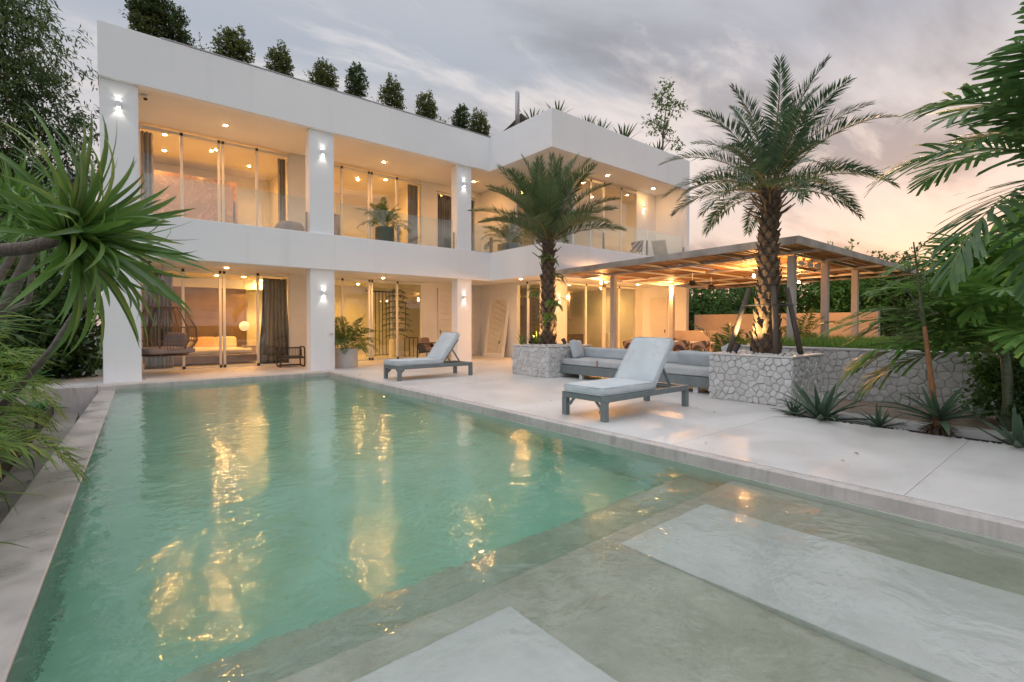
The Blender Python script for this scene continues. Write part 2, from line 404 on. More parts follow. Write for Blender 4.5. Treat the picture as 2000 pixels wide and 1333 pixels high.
# overflow rim on the left
rim = MB()
ys = [14.42, 11, 8, 5, 2, -3]
rim.prism([(xout(y), y) for y in ys] + [(xin(y), y) for y in reversed(ys)], -1.7, WZ+0.006)
RIM = material('wet_rim_concrete')
_a = noise(1.6, 6, 0.65, dist=0.5); _f = noise(22, 5, 0.7)
RIM = finish(RIM, principled(ramp(_a, [(0.3, (0.27, 0.25, 0.235)), (0.7, (0.47, 0.44, 0.415))]), ramp(_a, [(0.3, 0.18), (0.65, 0.5)]), bump(_f, 0.3, 0.005)))
tag(rim.build('overflow_rim', RIM, bevel=0.02), kind='structure')
wt = MB(); wt.prism([(xin(y)-0.02, y) for y in (-2.9, 2, 5, 8, 11, 14.5)] + [(4.83, 14.5), (4.83, -2.9)], -1.7, WZ)
tag(wt.build('water', WATER), kind='structure')

# ---------------------------------------------------- terrace
ter = MB(); ter.box(4.876, 20, -3, 14.40, -1.9, -0.16); ter.box(-3.2, 20, 14.60, 18.0, -1.9, -0.16)
TER = tag(ter.build('terrace', KERB), kind='structure')
def slab(x0, x1, y0, y1, z=0.0, m=None):
    return MB().box(x0+.002, x1-.002, y0+.002, y1-.002, -0.158, z).build('paving_slab', m or DECK, TER, bevel=0.003)
for a, b in ((-3.0, 1.03), (1.03, 3.16)): slab(4.98, 7.98, a, b)
slab(4.98, 8.72, 3.16, 6.4); slab(4.98, 8.72, 6.4, 9.6); slab(4.98, 8.72, 9.6, 14.30)
slab(8.72, 12.8, 3.16, 6.4); slab(8.72, 12.8, 6.4, 9.6); slab(8.72, 12.8, 9.6, 14.30)
slab(12.8, 19.9, 5.5, 9.6); slab(12.8, 19.9, 9.6, 14.0)
slab(-3.1, 0.6, 14.72, 17.9); slab(0.6, 4.98, 14.72, 17.9); slab(4.98, 8.72, 14.30, 17.9); slab(8.72, 12.8, 14.30, 17.9)
k = MB(); k.box(4.84, 4.974, -3, 14.30, -0.155, -0.003); k.build('pool_kerb', KERB, TER, bevel=0.012)
k = MB(); k.box(-0.30, 4.974, 14.38, 14.716, -0.155, -0.003); k.box(-3.1, -0.304, 14.38, 14.716, -1.2, -0.003); k.build('pool_kerb', KERB, TER, bevel=0.012)
# planting strip with kerb, timber walk, stone retaining wall, lawn
bd = MB(); bd.box(7.985, 8.40, -3, 3.28, -1.9, -0.05); tag(bd.build('planting_bed', SOIL), kind='structure')
kb = MB(); kb.box(8.40, 8.62, -3, 3.28, -1.9, 0.055); tag(kb.build('bed_kerb', DECK, bevel=0.012), kind='structure')
DECKWOOD = m_wood('weathered_decking', (0.20, 0.145, 0.105), (0.34, 0.25, 0.19), 4, (9, 0.5, 9), 0.7)
wk = MB(); wk.box(8.62, 10.88, -3, 3.28, -1.9, -0.10); WK = tag(wk.build('timber_walk', SOIL), kind='structure')
for i in range(15):
    x0 = 8.64+i*0.149
    MB().box(x0, x0+0.138, -3, 3.28, -0.098, -0.045).build('plank', DECKWOOD, WK, bevel=0.006)
lw_ = MB(); lw_.box(11.08, 60, -30, 5.45, -1.9, 0.90); lw_.box(19.95, 60, 5.45, 40, -1.9, 0.6); tag(lw_.build('lawn', LAWNSOIL), kind='structure')

# ---------------------------------------------------- dry-stone faces
def voronoi(w_, h_, s, seed):
    r0 = random.Random(seed); nx = max(1, round(w_/s)); ny = max(1, round(h_/s)); pts = []
    for j in range(-1, ny+1):
        for i in range(-1, nx+1):
            pts.append(((i+0.5+(0.25 if j % 2 else -0.25)+r0.uniform(-.40, .40))*w_/nx, (j+0.5+r0.uniform(-.38, .38))*h_/ny))
    cells = []
    for i, p in enumerate(pts):
        if not (-s*.4 < p[0] < w_+s*.4 and -s*.4 < p[1] < h_+s*.4): continue
        poly = [(0, 0), (w_, 0), (w_, h_), (0, h_)]
        for j, q in enumerate(pts):
            if i == j or abs(p[0]-q[0])+abs(p[1]-q[1]) > 5*s: continue
            mx, my = (p[0]+q[0])/2, (p[1]+q[1])/2; nx_, ny_ = q[0]-p[0], q[1]-p[1]
            new = []
            for a in range(len(poly)):
                A, B = poly[a], poly[(a+1) % len(poly)]
                da = (A[0]-mx)*nx_+(A[1]-my)*ny_; db = (B[0]-mx)*nx_+(B[1]-my)*ny_
                if da <= 0: new.append(A)
                if da*db < 0:
                    t = da/(da-db); new.append((A[0]+(B[0]-A[0])*t, A[1]+(B[1]-A[1])*t))
            poly = new
            if len(poly) < 3: break
        if len(poly) >= 3:
            ar = 0.5*abs(sum(poly[a][0]*poly[a-1][1]-poly[a-1][0]*poly[a][1] for a in range(len(poly))))
            if ar > s*s*0.06: cells.append(poly)
    return cells
def stones(parent, origin, U, V, Nn, w_, h_, s, seed):
    r0 = random.Random(seed*7+1); origin, U, V, Nn = map(Vector, (origin, U, V, Nn))
    for poly in voronoi(w_, h_, s, seed):
        cxm = sum(p[0] for p in poly)/len(poly); cym = sum(p[1] for p in poly)/len(poly)
        # merge very short edges, then jitter so the outline is not a perfect cell
        pl = []
        for p in poly:
            if not pl or math.hypot(p[0]-pl[-1][0], p[1]-pl[-1][1]) > 0.018: pl.append(p)
        if len(pl) < 3: continue
        rings = []; dep = r0.uniform(0.014, 0.034); tx, ty = r0.uniform(-.12, .12), r0.uniform(-.12, .12)
        rad = sum(math.hypot(p[0]-cxm, p[1]-cym) for p in pl)/len(pl)
        for (k_, d_) in ((1-0.0028/rad, 0.0), (1-0.006/rad, dep*0.6), (0.70, dep)):
            ring = []
            for p in pl:
                lx, ly = (p[0]-cxm)*k_, (p[1]-cym)*k_
                if k_ < 0.9: lx += r0.uniform(-.012, .012); ly += r0.uniform(-.012, .012)
                dd = d_ + (lx*tx+ly*ty if d_ > 0 else 0)+(r0.uniform(-.004, .004) if d_ > 0 else 0)
                ring.append(origin+U*(cxm+lx)+V*(cym+ly)+Nn*dd)
            rings.append(ring)
        n = len(pl); vs = [v for r_ in rings for v in r_] + [origin+U*cxm+V*cym+Nn*(dep*1.08)]
        fs = []
        for a in range(2):
            for i in range(n): fs.append((a*n+i, a*n+(i+1) % n, (a+1)*n+(i+1) % n, (a+1)*n+i))
        for i in range(n): fs.append((2*n+i, 2*n+(i+1) % n, 3*n))
        MB().add(vs, fs).build('stone', STONE, parent)
rw = empty('stone_retaining_wall'); tag(rw, 'long white crazy-stone retaining wall below the lawn, behind the agaves', 'wall')
MB().box(10.92, 11.08, -3.0, 5.45, -1.9, 0.885).build('wall_core', MORTAR, rw)
MB().box(10.88, 11.10, -3.0, 5.45, 0.885, 0.925).build('coping', DECK, rw, bevel=0.008)
stones(rw, (10.922, 5.45, -0.09), (0, -1, 0), (0, 0, 1), (-1, 0, 0), 5.6, 0.975, 0.146, 5)
rebase(rw, (11, 1.2, -0.1))
PEBBLE = simple('white_pebble', (0.55, 0.54, 0.52), (0.74, 0.73, 0.71), 30, 0.7, coord='obj')
def planter(label, x0, x1, y0, y1, h, seed, sizes=(0.125, 0.125)):
    e = empty('stone_planter'); tag(e, label, 'planter', 'stone planters at the ends of the sofa')
    MB().box(x0+.01, x1-.01, y0+.01, y1-.01, 0.0, h-0.03).build('planter_core', MORTAR, e)
    b = MB(); t = 0.13
    for q in ((x0-.02, x1+.01, y0-.02, y0+t), (x0-.02, x1+.01, y1-t, y1+.02), (x0-.02, x0+t, y0+t, y1-t), (x1-t, x1+.01, y0+t, y1-t)): b.box(*q, h-0.03, h)
    b.build('coping', DECK, e, bevel=0.005)
    stones(e, (x0+.012, y1, 0), (0, -1, 0), (0, 0, 1), (-1, 0, 0), y1-y0, h-0.032, sizes[0], seed)
    stones(e, (x0, y0+.012, 0), (1, 0, 0), (0, 0, 1), (0, -1, 0), x1-x0, h-0.032, sizes[1], seed+1)
    MB().box(x0+t, x1-t, y0+t, y1-t, h-0.03, h-0.005).build('soil', SOIL, e)
    pm = MB(); r0 = random.Random(seed)
    for _ in range(420):
        r_ = r0.uniform(.012, .028); c = (r0.uniform(x0+t+.02, x1-t-.02), r0.uniform(y0+t+.02, y1-t-.02), h)
        vs = []; 
        for (a_, z_) in ((0.0, .5), (1.0, .0)):
            pass
        ring = [(c[0]+r_*1.3*math.cos(k_), c[1]+r_*math.sin(k_), c[2]) for k_ in (0, 1.05, 2.1, 3.14, 4.19, 5.24)]
        pm.add(ring+[(c[0], c[1], c[2]+r_*.9), (c[0], c[1], c[2]-r_)], [(i, (i+1) % 6, 6) for i in range(6)]+[((i+1) % 6, i, 7) for i in range(6)])
    tag(pm.build('pebbles', PEBBLE, e, smooth=True), kind='stuff')
    rebase(e, ((x0+x1)/2, (y0+y1)/2, 0)); return e
planter('far white stone planter holding the palm with ferns on its trunk', 8.65, 10.28, 9.10, 10.55, 0.82, 21)
planter('near white stone planter holding the palm propped with timber poles', 8.72, 10.05, 3.30, 4.76, 0.855, 31)

# ================================================================== VILLA
V = empty('villa'); tag(V, 'white two-storey flat-roofed villa with deep balconies and lit rooms behind the pool', 'house')
XL, XI, XE, YF, YW, YG, XS, YU, YL, YB = -0.22, 11.2, 19.53, 15.0, 11.62, 17.9, 12.85, 13.2, 13.9, 22.0
def lband(name, z0, z1, t=0.25):
    b = MB(); b.prism([(XL, YF), (XI, YF), (XI, YW), (XE, YW), (XE, YW+t), (XI+t, YW+t), (XI+t, YF+t), (XL, YF+t)], z0, z1)
    return b.build(name, WHITE, V, bevel=0.012)
lband('roof_fascia', 7.22, 8.50); lband('balcony_band', 3.05, 4.12)
fl = MB(); fl.box(1.0, XI+0.10, YF-0.012, YF+0.20, 8.502, 8.53); fl.build('roof_flashing', STEEL, V)
for z0, z1, nm in ((7.28, 7.75, 'roof_slab'), (3.11, 4.02, 'floor_slab')):
    b = MB(); b.prism([(XL, YF+.25), (XI+.25, YF+.25), (XI+.25, YW+.25), (XE, YW+.25), (XE, YB+2), (XL, YB+2)], z0, z1); b.build(nm, SOFFIT, V)
b = MB(); b.prism([(XL+.02, YF+.27), (XI+.27, YF+.27), (XI+.27, YW+.27), (XE-.02, YW+.27), (XE-.02, YB+1.9), (XL+.02, YB+1.9)], 7.752, 8.30); b.build('roof_soil', SOIL, V)
for x0, x1 in ((-0.20, 0.53), (4.57, 5.29), (9.77, 10.40)):
    MB().box(x0, x1, 15.10, 15.50, -0.05, 3.05).build('pillar', WHITE, V, bevel=0.01)
    MB().box(x0, x1, 15.10, 15.50, 4.12, 7.22).build('pillar', WHITE, V, bevel=0.01)
# outer and back walls
def wall(x0, x1, y0, y1, z0, z1, m=None, nm='wall'): return MB().box(x0, x1, y0, y1, z0, z1).build(nm, m or INWHITE, V)
for z0, z1 in ((0.0, 3.11), (4.02, 7.28)):
    wall(XL, XL+.2, YG+.2, YB, z0, z1, WHITE); wall(XL, XE, YB, YB+.2, z0, z1)
    wall(XL, 0.62, YG, YG+.2, z0, z1); wall(4.74, 5.50, YG, YG+.2, z0, z1); wall(9.86, 10.56, YG, YG+.2, z0, z1)
    wall(12.56, XS+.2, YG, YG+.2, z0, z1)
    wall(5.04, 5.22, YG+.2, YB, z0, z1); wall(XS, XS+.2, YG+.2, YB, z0, z1)
    wall(XS, XS+.2, 15.42, YG, z0, z1)
    if z0 > 1: wall(9.9, 10.0, YG+.2, YB, z0, z1)
    wall(XE-.2, XE, YW+.25, YB, z0, z1, WHITE)
wall(17.92, XE-.2, YU, YU+.2, 4.02, 7.28, WHITE); wall(18.87, XE-.2, YL, YL+.2, 0, 3.11); wall(13.45, 14.2, YL, YL+.2, 0, 3.11)
wall(XE-.2, XE, YW, YW+.25, 0, 3.05, WHITE); wall(XE-.2, XE, YW+.004, YW+.25, 4.12, 7.22, WHITE)
for x0, x1, y0, y1 in ((0.0, 5.04, YG+.02, YB), (5.22, 9.9, YG+.02, YB), (9.902, 12.85, YG+.2, YB), (13.05, 19.3, YL+.02, YB)):
    MB().box(x0, x1, y0, y1, -0.3, 0.004).build('room_floor', INFLOOR, V)
MB().box(12.84, 19.4, YL-0.6, YL+.015, -0.3, 0.002).build('room_floor', INFLOOR, V)
MB().box(12.84, 13.06, YL+.02, 18.0, -0.3, 0.003).build('room_floor', INFLOOR, V)
# sliding glass: frame is the part, panes, mullions and brackets its sub-parts
def glazing(axis, at, cuts, z0, z1, doubles=(), thick=0.07, curtain=None):
    """axis 'x': panes run along x at y=at; axis 'y': panes run along y at x=at"""
    def bx(b, u0, u1, d0, d1, za, zb):
        if axis == 'x': b.box(u0, u1, at+d0, at+d1, za, zb)
        else: b.box(at+d0, at+d1, u0, u1, za, zb)
        return b
    u0, u1 = min(cuts), max(cuts); fr = MB()
    bx(fr, u0-.05, u1+.05, -.01, .09, z1-.08, z1); bx(fr, u0-.05, u1+.05, -.01, .09, z0, z0+.05)
    bx(fr, u0-.05, u0, -.01, .09, z0+.05, z1-.08); bx(fr, u1, u1+.05, -.01, .09, z0+.05, z1-.08)
    F = fr.build('sliding_window', ALU, V)
    cs = sorted(cuts)
    for a, c in zip(cs[:-1], cs[1:]):
        bx(MB(), a+.02, c-.02, .035, .045, z0+.05, z1-.08).build('pane', GLASS, F)
    for c in cs[1:-1]:
        offs = (-.055, .055) if c in doubles else (0,)
        for o_ in offs:
            bx(MB(), c+o_-.035, c+o_+.035, .0, .08, z0+.05, z1-.08).build('mullion', ALU, F)
            for za in (z0+.0, z1-.085):
                bx(MB(), c+o_-.038, c+o_+.038, -.025, .02, za, za+.09).build('bracket', BLACK, F)
    return F
glazing('x', YG, (0.66, 1.66, 2.70, 3.73, 4.70), 0.0, 3.08, (2.70,))
glazing('x', YG, (0.66, 1.66, 2.70, 3.73, 4.70), 4.02, 7.20, (2.70,))
glazing('x', YG, (5.54, 6.56, 7.65, 8.76, 9.82), 0.0, 3.08, (7.65,))
glazing('x', YG, (5.54, 6.56, 7.65, 8.76, 9.82), 4.02, 7.20, (7.65,))
glazing('x', YG, (10.60, 11.58, 12.52), 4.02, 6.95)
wall(10.56, 12.56, YG, YG+.2, 6.98, 7.28)
glazing('y', XS, (13.98, 14.72, 15.38), 0.0, 3.08)
glazing('y', XS, (13.28, 14.3, 15.38), 4.02, 7.20)
glazing('x', YL, (12.96, 13.42), 0.0, 3.08)
glazing('x', YL, (14.26, 15.42, 16.57, 17.60, 18.83), 0.0, 3.08, (16.57,))
glazing('x', YU, (12.96, 13.9, 14.9, 15.71, 16.85, 17.88), 4.02, 7.20)
# louvred doors
def louvre(axis, at, u0, u1, z0, z1, n, sgn):
    b = MB(); P = lambda B, a, c, d0, d1, za, zb: B.box(a, c, at+min(d0, d1), at+max(d0, d1), za, zb) if axis == 'x' else B.box(at+min(d0, d1), at+max(d0, d1), a, c, za, zb)
    P(b, u0, u0+.06, 0, sgn*.06, z0, z1); P(b, u1-.06, u1, 0, sgn*.06, z0, z1); P(b, u0+.06, u1-.06, 0, sgn*.06, z1-.08, z1); P(b, u0+.06, u1-.06, 0, sgn*.06, z0, z0+.08)
    D = b.build('louvred_door', INWHITE, V, bevel=0.004)
    h = (z1-z0-.17)/n
    for i in range(n):
        za = z0+.083+i*h; P(MB(), u0+.063, u1-.063, sgn*.012, sgn*.045, za+.006, za+h-.006).build('slat', INWHITE, D, bevel=0.006)
    P(MB(), u0+.08, u0+.10, sgn*.06, sgn*.10, 1.0, 1.14).build('handle', BLACK, D)
wall(10.56, 12.56, YG+.02, YG+.2, 0, 3.11)
louvre('x', YG+.02, 10.60, 11.56, 0.01, 2.9, 11, -1); louvre('x', YG+.02, 11.58, 12.52, 0.01, 2.9, 11, -1)
louvre('y', XE-.2, 12.55, 13.45, 0.01, 2.6, 22, -1)
# glass balustrade with steel posts
def railing(axis, at, cuts, label=None):
    z0, z1 = 4.12, 5.16
    P = lambda B, a, c, d0, d1, za, zb: B.box(a, c, at+d0, at+d1, za, zb) if axis == 'x' else B.box(at+d0, at+d1, a, c, za, zb)
    ch = P(MB(), min(cuts), max(cuts), -.03, .03, z0+.001, z0+.03).build('balustrade', STEEL, V)
    for a, c in zip(cuts[:-1], cuts[1:]): P(MB(), a+.03, c-.03, -.006, .006, z0+.03, z1).build('pane', RAILGLASS, ch)
    for c in cuts: P(MB(), c-.022, c+.022, -.03, .03, z0+.0, z0+.62).build('post', STEEL, ch)
railing('x', 15.20, (0.60, 2.6, 4.50)); railing('x', 15.20, (5.36, 7.48, 9.68)); railing('x', 15.12, (10.46, 11.28))
railing('y', 11.30, (11.80, 13.4, 15.04)); railing('x', 11.74, (11.38, 13.95, 16.62, 19.25))
# parts seen inside
CONC = simple('brown_polished_concrete', (0.13, 0.085, 0.050), (0.21, 0.145, 0.090), 1.6, 0.5, 8, 0.2, 0.004, lo=0.3, hi=0.7)
MARBLE = material('brown_marble')
_v = noise(1.3, 7, 0.6, dist=1.6); _ln = ramp(_v, [(0.485, 0.0), (0.5, 1.0), (0.515, 0.0)])
MARBLE = finish(MARBLE, principled(mix(_ln, ramp(noise(0.8, 4), [(0.3, (0.20, 0.135, 0.10)), (0.7, (0.29, 0.20, 0.155))]), (0.55, 0.42, 0.32)), 0.2))
MB().box(0.2, 4.05, 21.4, 21.6, 0.005, 2.75).build('feature_wall', CONC, V); MB().box(0.0, 5.04, 21.25, 21.62, 2.752, 3.108).build('bulkhead', INWHITE, V)
MB().box(0.5, 3.7, 21.0, 21.2, 4.021, 6.75).build('feature_wall', MARBLE, V)
DARKCAB = simple('dark_joinery', (0.045, 0.030, 0.022), (0.075, 0.05, 0.036), 3, 0.35, stretch=(8, 8, 0.5))
kd = MB(); kd.box(13.75, 17.75, 17.2, 17.6, 0.005, 2.62); kd.build('kitchen_wall_units', DARKCAB, V)
for i in range(30):
    MB().box(14.0+i*.052, 14.028+i*.052, 17.16, 17.198, 1.25, 2.25).build('slat', DARKCAB, V)
rebase(V, (9.6, 18, 0))

# ---------------------------------------------------- lamps
def point(name, loc, power, col, rad=0.04, parent=None):
    l = bpy.data.lights.new(name, 'POINT'); l.energy = power; l.color = col; l.shadow_soft_size = rad
    o = link(name, l, parent); o.location = loc; return o
def spot(name, loc, dirn, power, col, ang=60, blend=0.6, rad=0.02, parent=None):
    l = bpy.data.lights.new(name, 'SPOT'); l.energy = power; l.color = col; l.spot_size = R(ang); l.spot_blend = blend; l.shadow_soft_size = rad
    o = link(name, l, parent); o.location = loc; o.rotation_euler = Vector(dirn).to_track_quat('-Z', 'Y').to_euler(); return o
AMBER = (1.0, 0.44, 0.12); AMBERIN = (1.0, 0.38, 0.07); YEL = (1.0, 0.50, 0.09)
def downlight(x, y, z, power, label, group, col=AMBER):
    e = empty('downlight', (x, y, z)); tag(e, label, 'downlight', group)
    b = MB(); b.lathe([(0.058, 0.0), (0.075, -0.002), (0.075, -0.012), (0.058, -0.014)], 20); b.build('trim_ring', ALU, e, smooth=False)
    c = MB(); c.lathe([(0.054, -0.0145), (0.054, -0.0170)], 20); c.build('lamp', WARM, e)
    spot('downlight_beam', (0, 0, -0.04), (0, 0, -1), power*8.0, col, 160, 0.8, 0.05, e)
    return e
G1 = 'downlights in the upper balcony soffit'; G2 = 'downlights in the ground floor porch soffit'; G3 = 'ceiling downlights inside the upper rooms'; G4 = 'ceiling downlights inside the ground floor rooms'
downlight(2.63, 16.6, 7.28, 9, 'downlight in the balcony soffit above the leftmost upper windows', G1)
downlight(7.66, 16.7, 7.28, 9, 'downlight in the balcony soffit above the upper potted palm', G1)
downlight(11.58, 16.65, 7.28, 9, 'downlight in the balcony soffit just past the third pillar', G1)
downlight(15.2, 12.6, 7.28, 3, 'downlight in the wing balcony soffit behind the ferny palm crown', G1)
downlight(18.2, 12.55, 7.28, 0.6, 'downlight in the wing balcony soffit near its far end wall', G1)
downlight(2.68, 16.95, 3.11, 9, 'porch downlight in front of the bedroom glass', G2)
downlight(7.76, 17.0, 3.11, 9, 'porch downlight in front of the hallway glass', G2)
downlight(11.97, 14.1, 3.11, 9, 'porch downlight near the leaning mirror', G2)
downlight(15.5, 12.9, 3.11, 8, 'porch downlight before the kitchen glass', G2)
downlight(17.6, 12.9, 3.11, 8, 'porch downlight nearest the louvred end door', G2)
for i, (x, y) in enumerate(((1.4, 20.3), (2.75, 19.1), (3.97, 20.3), (1.3, 18.6))):
    downlight(x, y, 7.28, 13, ('deepest downlight at the marble end of the upper bedroom', 'middle downlight over the upper bedroom', 'downlight near the upper bedroom door', 'downlight just inside the upper bedroom curtain')[i], G3, AMBERIN)
for i, (x, y) in enumerate(((6.6, 20.6), (7.77, 19.4), (8.64, 18.7))):
    downlight(x, y, 7.28, 14, ('deepest downlight in the upper middle room', 'middle downlight in the upper middle room', 'downlight nearest the glass in the upper middle room')[i], G3, AMBERIN)
downlight(15.4, 15.6, 7.28, 13, 'downlight in the wing bedroom behind the palm', G3, AMBERIN); downlight(17.2, 15.2, 7.28, 12, 'downlight in the wing bedroom near its last pane', G3, AMBERIN)
for i, (x, y, p) in enumerate(((2.83, 19.85, 13), (3.68, 19.9, 13))):
    downlight(x, y, 3.11, p, ('bedroom downlight above the low bed', 'bedroom downlight by the yellow passage')[i], G4, AMBERIN)
downlight(4.5, 21.0, 3.11, 22, 'downlight in the yellow passage beside the brown wall', G4, YEL)
downlight(8.12, 20.3, 3.11, 20, 'hallway downlight behind the tiered pine', G4, YEL); downlight(6.4, 19.6, 3.11, 18, 'hallway downlight behind the porch pot palm', G4, YEL)
downlight(13.4, 15.4, 3.11, 9, 'kitchen downlight near the corner glass', G4, YEL); downlight(18.4, 15.6, 3.11, 9, 'kitchen downlight beside the pale cabinet', G4, YEL)
def sconce(loc, label, lit=True, p=0.75):
    e = empty('wall_light', loc); tag(e, label, 'wall light', 'up-down wall lights')
    b = MB(); b.box(-.045, .045, -.085, -.001, -.07, .07); b.build('lamp_body', WHITE, e, bevel=0.006)
    if lit:
        for s in (1, -1):
            c = MB(); c.box(-.03, .03, -.07, -.02, s*.0705, s*.0735) if s > 0 else c.box(-.03, .03, -.07, -.02, -.0735, -.0705)
            c.build('lamp', COOLLAMP, e)
            spot('wall_light_beam', (0, -.075, s*.08), (0, 0.16, s), p*(2.6 if s < 0 else 1.2), (1.0, 0.93, 0.80), 84, 0.5, 0.012, e)
    return e
sconce((0.15, 15.10, 6.66), 'lit up-down wall light high on the leftmost pillar'); sconce((4.95, 15.10, 6.58), 'lit wall light high on the middle pillar', p=0.7)
sconce((10.06, 15.10, 6.55), 'lit wall light high on the third pillar'); sconce((18.41, 13.2, 6.60), 'lit wall light on the wing balcony end wall')
sconce((0.15, 15.10, 2.45), 'unlit white wall light low on the leftmost pillar', lit=False); sconce((4.95, 15.10, 2.33), 'lit wall light low on the middle pillar')
sconce((10.06, 15.10, 2.38), 'lit wall light low on the third pillar, above the far lounger'); sconce((13.80, 13.9, 2.35), 'lit wall light on the kitchen wall behind the ferny palm trunk')

# ================================================================== FURNITURE BY THE POOL
def piping(e, d, loc, rot, rad=.045):
    for s in (-1, 1):
        hx, hy = d[0]/2-.012, d[1]/2-.012; pts = []
        for cx_, cy_, a0 in ((hx-rad, hy-rad, 0), (-hx+rad, hy-rad, 90), (-hx+rad, -hy+rad, 180), (hx-rad, -hy+rad, 270)):
            for k_ in range(5): a = R(a0+k_*22.5); pts.append((cx_+rad*math.cos(a), cy_+rad*math.sin(a), s*(d[2]/2-.010)))
        o = MB().tube(pts, .0065, 5, closed=True).build('piping', CUSHION, e, smooth=True); o.location = loc; o.rotation_euler = rot
def lounger(label, loc, seed):
    e = empty('sun_lounger', loc); tag(e, label, 'sun lounger', 'sun loungers on the terrace')
    Ln, W2, t, zt = 2.18, 0.385, 0.085, 0.36
    f = MB()
    for s in (-1, 1): f.box(0.0, Ln, s*W2-t/2, s*W2+t/2, zt-.085, zt)
    f.box(-.001, .08, -W2+t/2+.001, W2-t/2-.001, zt-.085, zt-.002); f.box(Ln-.08, Ln+.001, -W2+t/2+.001, W2-t/2-.001, zt-.085, zt-.002)
    f.box(1.22, 1.28, -W2+t/2+.001, W2-t/2-.001, zt-.08, zt-.03)
    f.build('frame', GREYPAINT, e, bevel=0.006)
    for x in (0.042, Ln-.042):
        for s in (-1, 1):
            MB().box(x-.043, x+.043, s*W2-.0445, s*W2+.0445, 0.0, zt-.087).build('leg', GREYPAINT, e, bevel=0.006)
    for s in (-1, 1):
        b = MB(); b.bar((.085, s*(W2-.05), zt-.20), (.19, s*(W2-.05), zt-.088), .03, .03); b.bar((.05, s*(W2-.17), zt-.09), (.05, s*(W2-.05), zt-.20), .03, .03); b.build('corner_brace', GREYPAINT, e)
    for i in range(6):
        MB().box(.10+i*.185, .22+i*.185, -W2+t/2, W2-t/2, zt-.035, zt-.006).build('slat', GREYPAINT, e)
    soft_box('seat_cushion', CUSHION, e, (1.34, 0.79, 0.125), (.645, 0, zt+.064), (0, 0, 0), 0.012, 0.045, dent=0.008, seed=seed)
    piping(e, (1.34, 0.79, 0.125), (.645, 0, zt+.064), (0, 0, 0))
    A = R(52); ca, sa = math.cos(A), math.sin(A)
    bf = MB()
    for s in (-1, 1): bf.bar((1.30, s*.29, zt+.0), (1.30+.80*ca, s*.29, zt+.80*sa), .05, .05)
    for d in (.18, .45, .76): bf.bar((1.30+d*ca, -.29, zt+d*sa), (1.30+d*ca, .29, zt+d*sa), .05, .04)
    bf.build('backrest_frame', GREYPAINT, e)
    soft_box('back_cushion', CUSHION, e, (0.92, 0.79, 0.115), (1.30+.445*ca-.085*sa, 0, zt+.02+.445*sa+.085*ca), (0, -A, 0), 0.015, 0.045, dent=0.008, seed=seed+5)
    piping(e, (0.92, 0.79, 0.115), (1.30+.445*ca-.085*sa, 0, zt+.02+.445*sa+.085*ca), (0, -A, 0))
    st = MB()
    for s in (-1, 1): st.bar((1.30+.50*ca+.02, s*.25, zt+.50*sa-.02), (1.30+.50*ca+.30, s*.25, zt-.03), .035, .03)
    st.bar((1.30+.50*ca+.30, -.25, zt-.03), (1.30+.50*ca+.30, .25, zt-.03), .03, .03)
    st.build('prop_strut', GREYPAINT, e)
    sp = MB(); sp.tube([(.06, -.25, zt-.06), (.10, -.27, zt-.13), (.09, -.26, zt-.20), (.05, -.28, zt-.27)], .006, 5); sp.build('tie_strap', GREYPAINT, e)
    return e
lounger('grey-framed sun lounger nearest the camera, its backrest hiding part of the sofa', (5.37, 4.91, 0), 3)
lounger('grey-framed sun lounger farther off, in front of the third pillar', (5.36, 11.33, 0), 9)

sf = empty('built_in_sofa', (9.5, 6.9, 0)); tag(sf, 'long low grey outdoor sofa set between the two stone planters', 'sofa')
MB().box(-.42, .46, -2.13, 2.19, .12, .335).build('base', GREYPAINT, sf, bevel=0.006)
for y in (-1.6, 0.2, 1.55): MB().box(-.33, -.25, y-.05, y+.05, 0, .119).build('foot', WHITE, sf)
for y0, y1, s in ((-2.12, .02, 1), (.03, 2.17, 2)):
    soft_box('seat_cushion', SOFAFAB, sf, (.84, y1-y0, .17), (-.01, (y0+y1)/2, .42), (0, 0, 0), .012, .05, dent=.012, seed=s)
for y0, y1, s in ((-2.12, .02, 11), (.03, 2.15, 12)):
    soft_box('back_cushion', PILLOWFAB, sf, (.20, y1-y0, .27), (.36, (y0+y1)/2, .63), (0, R(8), 0), .012, .06, dent=.006, seed=s)
STRAP = simple('brown_strap', (0.24, 0.13, 0.07), (0.32, 0.18, 0.10), 8, 0.8)
MB().box(-.437, -.431, .90, .94, .345, .50).build('strap', STRAP, sf)
def pillow(label, loc, rot, d, m, seed):
    o = soft_box('throw_pillow', m, None, d, loc, rot, 0.05, 0.04, dent=0.012, seed=seed); tag(o, label, 'pillow', 'throw pillows on the sofa'); return o
pillow('square grey-blue throw pillow leaning against the far planter', (9.47, 8.86, .73), (R(74), R(4), R(18)), (.50, .48, .15), PILLOWFAB, 41)
pillow('wide grey-blue pillow lying at the near end of the sofa', (9.62, 5.55, .655), (0, R(70), R(-4)), (.32, .82, .15), PILLOWFAB, 42)
pillow('small white pillow poking up behind the near planter', (9.98, 4.98, .80), (R(80), R(20), R(60)), (.40, .36, .12), CUSHION, 43)

